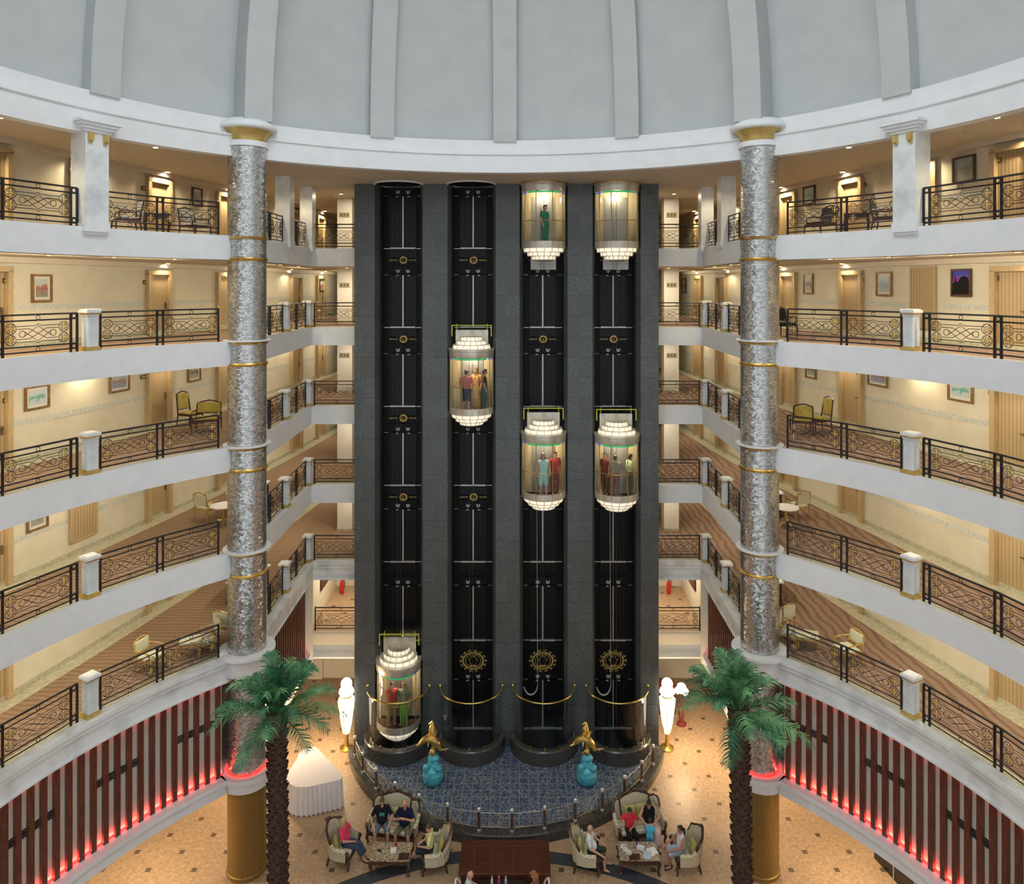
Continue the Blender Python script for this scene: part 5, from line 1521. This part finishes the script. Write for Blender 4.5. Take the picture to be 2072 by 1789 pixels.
person('woman with black hair in a bun, black vest and pink skirt, on the sofa', place(RSo, rR, .30, -0.12, 0), .05, SIT, W('black_vest', (.012, .014, .014)), W('pink_skirt', (.72, .50, .50)), hair_d, kind='skirt', sleeve='none', style='bun', skin=skin_f,
       j=dict(pitch=.5, head=(0, -.03, 1.22), elbowL=(-.34, -.06, .82), elbowR=(.34, -.06, .82), handL=(-.14, -.36, .70), handR=(.12, -.34, .74), kneeL=(-.04, -.46, .54), kneeR=(.20, -.46, .54), footL=(.0, -.50, .09), footR=(.2, -.52, .09)), girth=1.12, straps=True)
person('toddler in cyan clothes standing at the knees of the woman in black', place(RSo, rR, .12, -0.70, 0), 2.9, STAND, W('cyan_shirt', (.10, .48, .68)), W('cyan_trousers', (.10, .46, .64)), hair_d, kind='crop', s=.60, skin=skin_f,
       j=dict(head=(0, -.02, 1.68), handR=(.30, -.30, 1.12), elbowR=(.27, -.08, 1.18)), girth=1.2)
person('dark-haired woman in a white vest and pink scarf in the far right armchair', place(RA2, rB2, .0, -0.16, 0), rB2 + .1, SIT, W('white_vest', (.74, .74, .76)), W('pale_blue_shorts', (.40, .48, .58)), hair_d, kind='shorts', sleeve='none', style='pony', skin=skin_t,
       j=dict(neck=(0, .02, 1.05), head=(0, -.02, 1.21), handL=(-.12, -.46, .66), handR=(.14, -.46, .64), elbowL=(-.26, -.10, .76), elbowR=(.26, -.10, .76), footL=(-.02, -.34, .08), footR=(.08, -.40, .08)), s=.94)

# things on the coffee tables
china = plain('white_china', (.82, .82, .80), .2); black_pl = plain('black_plastic', (.015, .015, .017), .3)
def put(name, mb, m, lab, cat, group=None, loc=None): return tag(mb.build(name, m, None, 35, loc), lab, cat, group)
def cup(loc, lab):
    rt = root('coffee_cup', loc, 0, lab, 'cup', 'coffee cups on the right table')
    MB().lathe([(.02, .012), (.075, .016), (.085, .028)], 18, cap=True).build('saucer', china, rt)
    b = MB().lathe([(.028, .02), (.042, .05), (.045, .085), (.040, .085), (.036, .05), (.001, .03)], 16).build('cup_bowl', china, rt)
    MB().tube([(.044, 0, .075), (.07, 0, .065), (.066, 0, .045), (.042, 0, .04)], .007, 6).build('handle', china, b)
cup(place(T2, 0, -.46, .14, .50), 'white coffee cup on its saucer at the rear corner of the cluttered table')
cup(place(T2, 0, -.40, .02, .50), 'white coffee cup on its saucer, middle of the three cups')
cup(place(T2, 0, -.30, -.12, .50), 'white coffee cup on its saucer, nearest the camera of the three')
put('paper_sheet', MB().box(.0, .0, .004, .21, .30, .006).box(.1, .05, .009, .2, .28, .005, .3), china, 'loose white papers on the cluttered coffee table', 'paper', None, place(T2, 0, .36, -.06, .5))
put('magazine', MB().box(0, 0, .006, .24, .30, .012, -.3), plain('blue_white_magazine', (.50, .56, .66), .4), 'pale blue magazine beside the loose papers', 'magazine', None, place(T2, 0, .24, -.18, .5))
put('tissue_box', MB().box(0, 0, .04, .22, .11, .08, -.5).box(0, 0, .085, .12, .03, .02, -.5), china, 'white tissue box in the middle of the cluttered coffee table', 'box', None, place(T2, 0, .08, .08, .5))
put('bottle', MB().lathe([(.03, 0), (.033, .12), (.014, .17), (.014, .2)], 12, cap=True), plain('purple_bottle', (.10, .05, .28), .2), 'small purple bottle beside the tissue box', 'bottle', None, place(T2, 0, -.02, .16, .5))
put('serving_tray', MB().box(0, 0, .008, .34, .2, .016).box(0, .1, .016, .34, .01, .03).box(0, -.1, .016, .34, .01, .03), carved, 'dark wooden tray at the front of the cluttered table', 'tray', None, place(T2, 0, -.16, -.26, .5))
put('serving_tray', MB().box(0, 0, .008, .32, .22, .016).box(0, .11, .016, .32, .01, .03).box(0, -.11, .016, .32, .01, .03), carved, 'dark wooden tray on the corner of the nearly empty table', 'tray', None, place(T1, 0, .42, -.22, .5))
put('napkin_holder', MB().box(0, 0, .03, .18, .14, .06).box(.03, .03, .07, .1, .05, .03), china, 'white napkin box on the nearly empty table', 'box', None, place(T1, 0, .06, .0, .5))
put('mobile_phone', MB().box(0, 0, .006, .07, .14, .012, 1.2), black_pl, 'black phone lying on the nearly empty table', 'phone', None, place(T1, 0, -.38, .02, .5))
put('candle_glass', MB().lathe([(.03, 0), (.04, .09), (.036, .09), (.001, .02)], 14), plain('red_glass', (.5, .03, .04), .15), 'red candle glass on the nearly empty table', 'candle', None, place(T1, 0, .10, .22, .5))

# ================================================================ dark wooden counter and the table behind it
rt = root('wooden_counter', (.06, 21.78, 0), 0, 'long dark mahogany counter with panelled top in front of the fountain', 'counter')
MB().box(0, 0, .36, 2.58, 1.22, .72).build('counter_body', mahogany, rt)
MB().box(0, 0, .735, 2.70, 1.34, .05).build('counter_top', mahogany, rt)
p = MB()
line = noisy('mahogany_edge', (.12, .045, .022), (.18, .07, .035), 5, .35)
for x in (-.92, -.36, .24, .86): p.box(x, -.12, .764, .016, 1.02, .008)
p.box(0, .40, .764, 2.6, .016, .008); p.box(0, -.655, .762, 2.70, .03, .014); p.build('panel_moulding', line, rt)
rt = root('dark_table', (-.02, 20.55, 0), 0, 'dark square table with bottles between the two people at the bottom edge', 'table')
MB().box(0, 0, .72, 1.3, .8, .04).build('table_top', dark_top, rt)
for a in (-1, 1):
    for c in (-1, 1): MB().box(a * .58, c * .34, .35, .07, .07, .70).build('leg', carved, rt)
white_ch = plain('white_painted_chair', (.80, .78, .68), .4)
def cane(lab, loc, rz):
    rt = root('white_chair', loc, rz, lab, 'chair', 'white round-backed chairs')
    MB().lathe([(.02, .43), (.23, .43), (.24, .46), (.22, .49), (.02, .49)], 20, cap=True).build('seat', chair_cream, rt)
    MB().tube([(.27 * cos(a), .06 + .20 * sin(a) * .6 + .10, .70 + .26 * sin(a) * 1.0) for a in [pi * k / 14 for k in range(15)]], .028, 8).build('hoop_back', white_ch, rt)
    for q in (-1, 1):
        MB().tube([(q * .27, .16, .70), (q * .22, .14, .45)], .024, 6).build('back_post', white_ch, rt)
        MB().tube([(q * .18, -.16, .45), (q * .2, -.2, 0)], [.024, .016], 6).build('leg', white_ch, rt)
        MB().tube([(q * .18, .16, .45), (q * .2, .2, 0)], [.024, .016], 6).build('leg', white_ch, rt)
    return rt
C1 = (-1.06, 20.64, 0); C2 = (1.06, 20.64, 0)
cane('white round-backed chair holding the bald man at the bottom edge', C1, pi / 2)
cane('white round-backed chair holding the ginger-haired woman at the bottom edge', C2, -pi / 2)
person('bald man in a pale blue patterned shirt at the bottom edge', place(C1, pi / 2, 0, -.10, 0), pi / 2, SIT, W('pale_blue_shirt', (.50, .66, .70)), W('dark_blue_trousers', (.02, .025, .05)), hair_g, style='bald', skin=skin_f,
       j=dict(pitch=.35, neck=(0, .0, 1.05), head=(0, -.05, 1.20), handL=(-.10, -.52, .80), elbowL=(-.27, -.22, .84), handR=(.1, -.40, .74)), girth=1.1)
person('ginger-haired woman bending over the table at the bottom edge', place(C2, -pi / 2, 0, -.10, 0), -pi / 2, SIT, W('brown_blouse', (.22, .10, .06)), W('dark_skirt', (.03, .02, .02)), hair_r, kind='skirt', style='bob', skin=skin_f,
       j=dict(pitch=.5, neck=(0, .0, 1.05), head=(0, -.06, 1.20), handR=(.10, -.44, .80), elbowR=(.26, -.18, .80)))
for x, c, lab in ((-.10, (.60, .04, .22), 'pink drink bottle on the dark table'), (.10, (.45, .62, .72), 'clear blue water bottle on the dark table'), (-.30, (.75, .74, .70), 'small white bottle on the dark table')):
    rt = root('bottle', (x, 20.80, .74), 0, lab, 'bottle', 'bottles on the dark table')
    MB().lathe([(.03, 0), (.034, .02), (.034, .14), (.013, .19), (.013, .21)], 14, cap=True).build('bottle_body', plain('bottle_tint', c, .15), rt)
    MB().lathe([(.016, .205), (.016, .23)], 12, cap=True).build('bottle_cap', china, rt)

# stair balustrade under the right gallery, at the frame's corner
rt = root('stair_balustrade', (0, 0, 0), 0, 'dark panelled stair balustrade with steel handrail at the lower right corner', 'balustrade')
a, c = Vector((11.65, 22.7, 0)), Vector((12.2, 20.2, 0)); d = (c - a).normalized(); nn = Vector((d.y, -d.x, 0))
b = MB(); p = [a, c, c - nn * .05, a - nn * .05]
b.prism([(q.x, q.y) for q in p], 0, .85); b.build('dark_panel', plain('smoked_panel', (.02, .016, .013), .15), rt)
b = MB(); b.tube([a + Vector((0, 0, .92)), c + Vector((0, 0, .92))], .03, 8)
for k in range(4):
    q = a.lerp(c, k / 3); b.tube([q, q + Vector((0, 0, .92))], .02, 6)
b.build('steel_handrail', steel, rt)
o = MB().box(13.15, 21.4, .55, .9, 2.6, 1.1).build('stair_wall', plain('maroon_panel', (.12, .02, .018), .4)); tag(o, kind='structure')
# ================================================================ light and camera
sc = bpy.context.scene
wd = bpy.data.worlds.new('hall'); sc.world = wd; wd.use_nodes = True
wd.node_tree.nodes['Background'].inputs[0].default_value = (.90, .95, 1.0, 1)
wd.node_tree.nodes['Background'].inputs[1].default_value = .85
def area(name, loc, size, e, col, rot=(0, 0, 0), shape='DISK', sy=None):
    l = bpy.data.lights.new(name, 'AREA'); l.energy = e; l.color = col; l.size = size; l.shape = shape
    if sy: l.size_y = sy
    o = bpy.data.objects.new(name, l); COL.objects.link(o); o.location = loc; o.rotation_euler = rot
    return o
# added soft fill light under the dome, unseen high above the frame
area('dome_fill_light', (0, 11.0, 33.0), 11.0, 1350, (.93, .97, 1.0))
# warm one-sided area strips, unseen from the atrium, added to brighten corridor walls
for s in (-1, 1):
    for k in LV:
        area('landing_fill_disc', (s * 7.0, 31.8, (CEIL if k == 5 else LV[k + 1] - .72) - .04), .7, 32, (1, .86, .66))  # added fill disc, brightens the lift landing
        if k == 5: continue
        zc = (CEIL if k == 5 else LV[k + 1] - .72) - .10
        for (x, y), th, L in ((cp(1, 79, .5), radians(79), 2.4), (cp(1, 67, .5), radians(67), 2.4), (cp(1, 54, .5), radians(54), 2.4), ((8.5, 25.6), pi / 2, 3.4), ((8.9, 31.5), pi / 2, 3.4), ((8.6, 38), pi / 2, 4)):
            o = area('corridor_fill_strip', (s * x, y, zc), L, 36 if k > 3 else 40, (1, .88, .66), shape='RECTANGLE', sy=.1)
            n = Vector((s * sin(th), cos(th), -.75)).normalized()
            o.rotation_euler = n.to_track_quat('-Z', 'Y').to_euler()
            t = Vector((s * cos(th), -sin(th), 0))
            R = Matrix((t, n.cross(t) * -1, -n)).transposed()
            if R.determinant() < 0: R = Matrix((t, n.cross(t), -n)).transposed()
            o.rotation_euler = R.to_euler()
# unseen fill lights added under the lowest gallery to brighten the lobby floor
for s in (-1, 1):
    for Y, X in ((17.5, 12.3), (21.5, 10.6), (26.5, 9.0)):
        area('lobby_floor_fill', (s * X, Y, 2.78), .6, 110, (1, .76, .50))
    area('landing_light', (s * 7.3, 33.2, 6.0), .8, 90, (1, .82, .58))
# red light washing up the slatted walls
for s in (-1, 1):
    for i in range(7):
        th = radians(47.5 + 7.6 * i); x, y = circ(R0 + .16, th)
        o = area('red_cove_lamp', (s * x, y, 3.27), 1.5, 17, (1, .05, .035), shape='RECTANGLE', sy=.05)
        n = Vector((s * sin(th) * .35, cos(th) * .35, 1)).normalized(); t = Vector((s * cos(th), -sin(th), 0))
        R = Matrix((t, (-n).cross(t), -n)).transposed()
        if R.determinant() < 0: R = Matrix((t, t.cross(-n), -n)).transposed()
        o.rotation_euler = R.to_euler()
for s in (-1, 1):
    for i in range(7):
        th = radians(47.5 + 7.6 * i); x, y = circ(R0 + .14, th)
        o = area('red_cove_lamp', (s * x, y, 6.04), 1.5, 4, (1, .05, .035), rot=(0, 0, -s * th), shape='RECTANGLE', sy=.05)
cam = bpy.data.cameras.new('camera'); co = bpy.data.objects.new('camera', cam); COL.objects.link(co)
co.location = (EX, 0, EZ); co.rotation_euler = (pi / 2, 0, 0)
cam.sensor_width = 36; cam.sensor_fit = 'HORIZONTAL'; cam.lens = 36 * F / 2072
cam.shift_x = -(PX - 1036) / 2072; cam.shift_y = (PY - 894.5) / 2072
cam.clip_start = .1; cam.clip_end = 200
sc.camera = co
sc.view_settings.view_transform = 'Standard'
sc.cycles.max_bounces = 5; sc.cycles.diffuse_bounces = 2; sc.cycles.glossy_bounces = 2; sc.cycles.transparent_max_bounces = 10; sc.cycles.transmission_bounces = 4
sc.cycles.sample_clamp_indirect = 4.0
sc.cycles.caustics_reflective = False; sc.cycles.caustics_refractive = False
sc.cycles.use_denoising = True; sc.cycles.use_adaptive_sampling = True; sc.cycles.adaptive_threshold = .10; sc.cycles.adaptive_min_samples = 12
sc.render.use_persistent_data = False
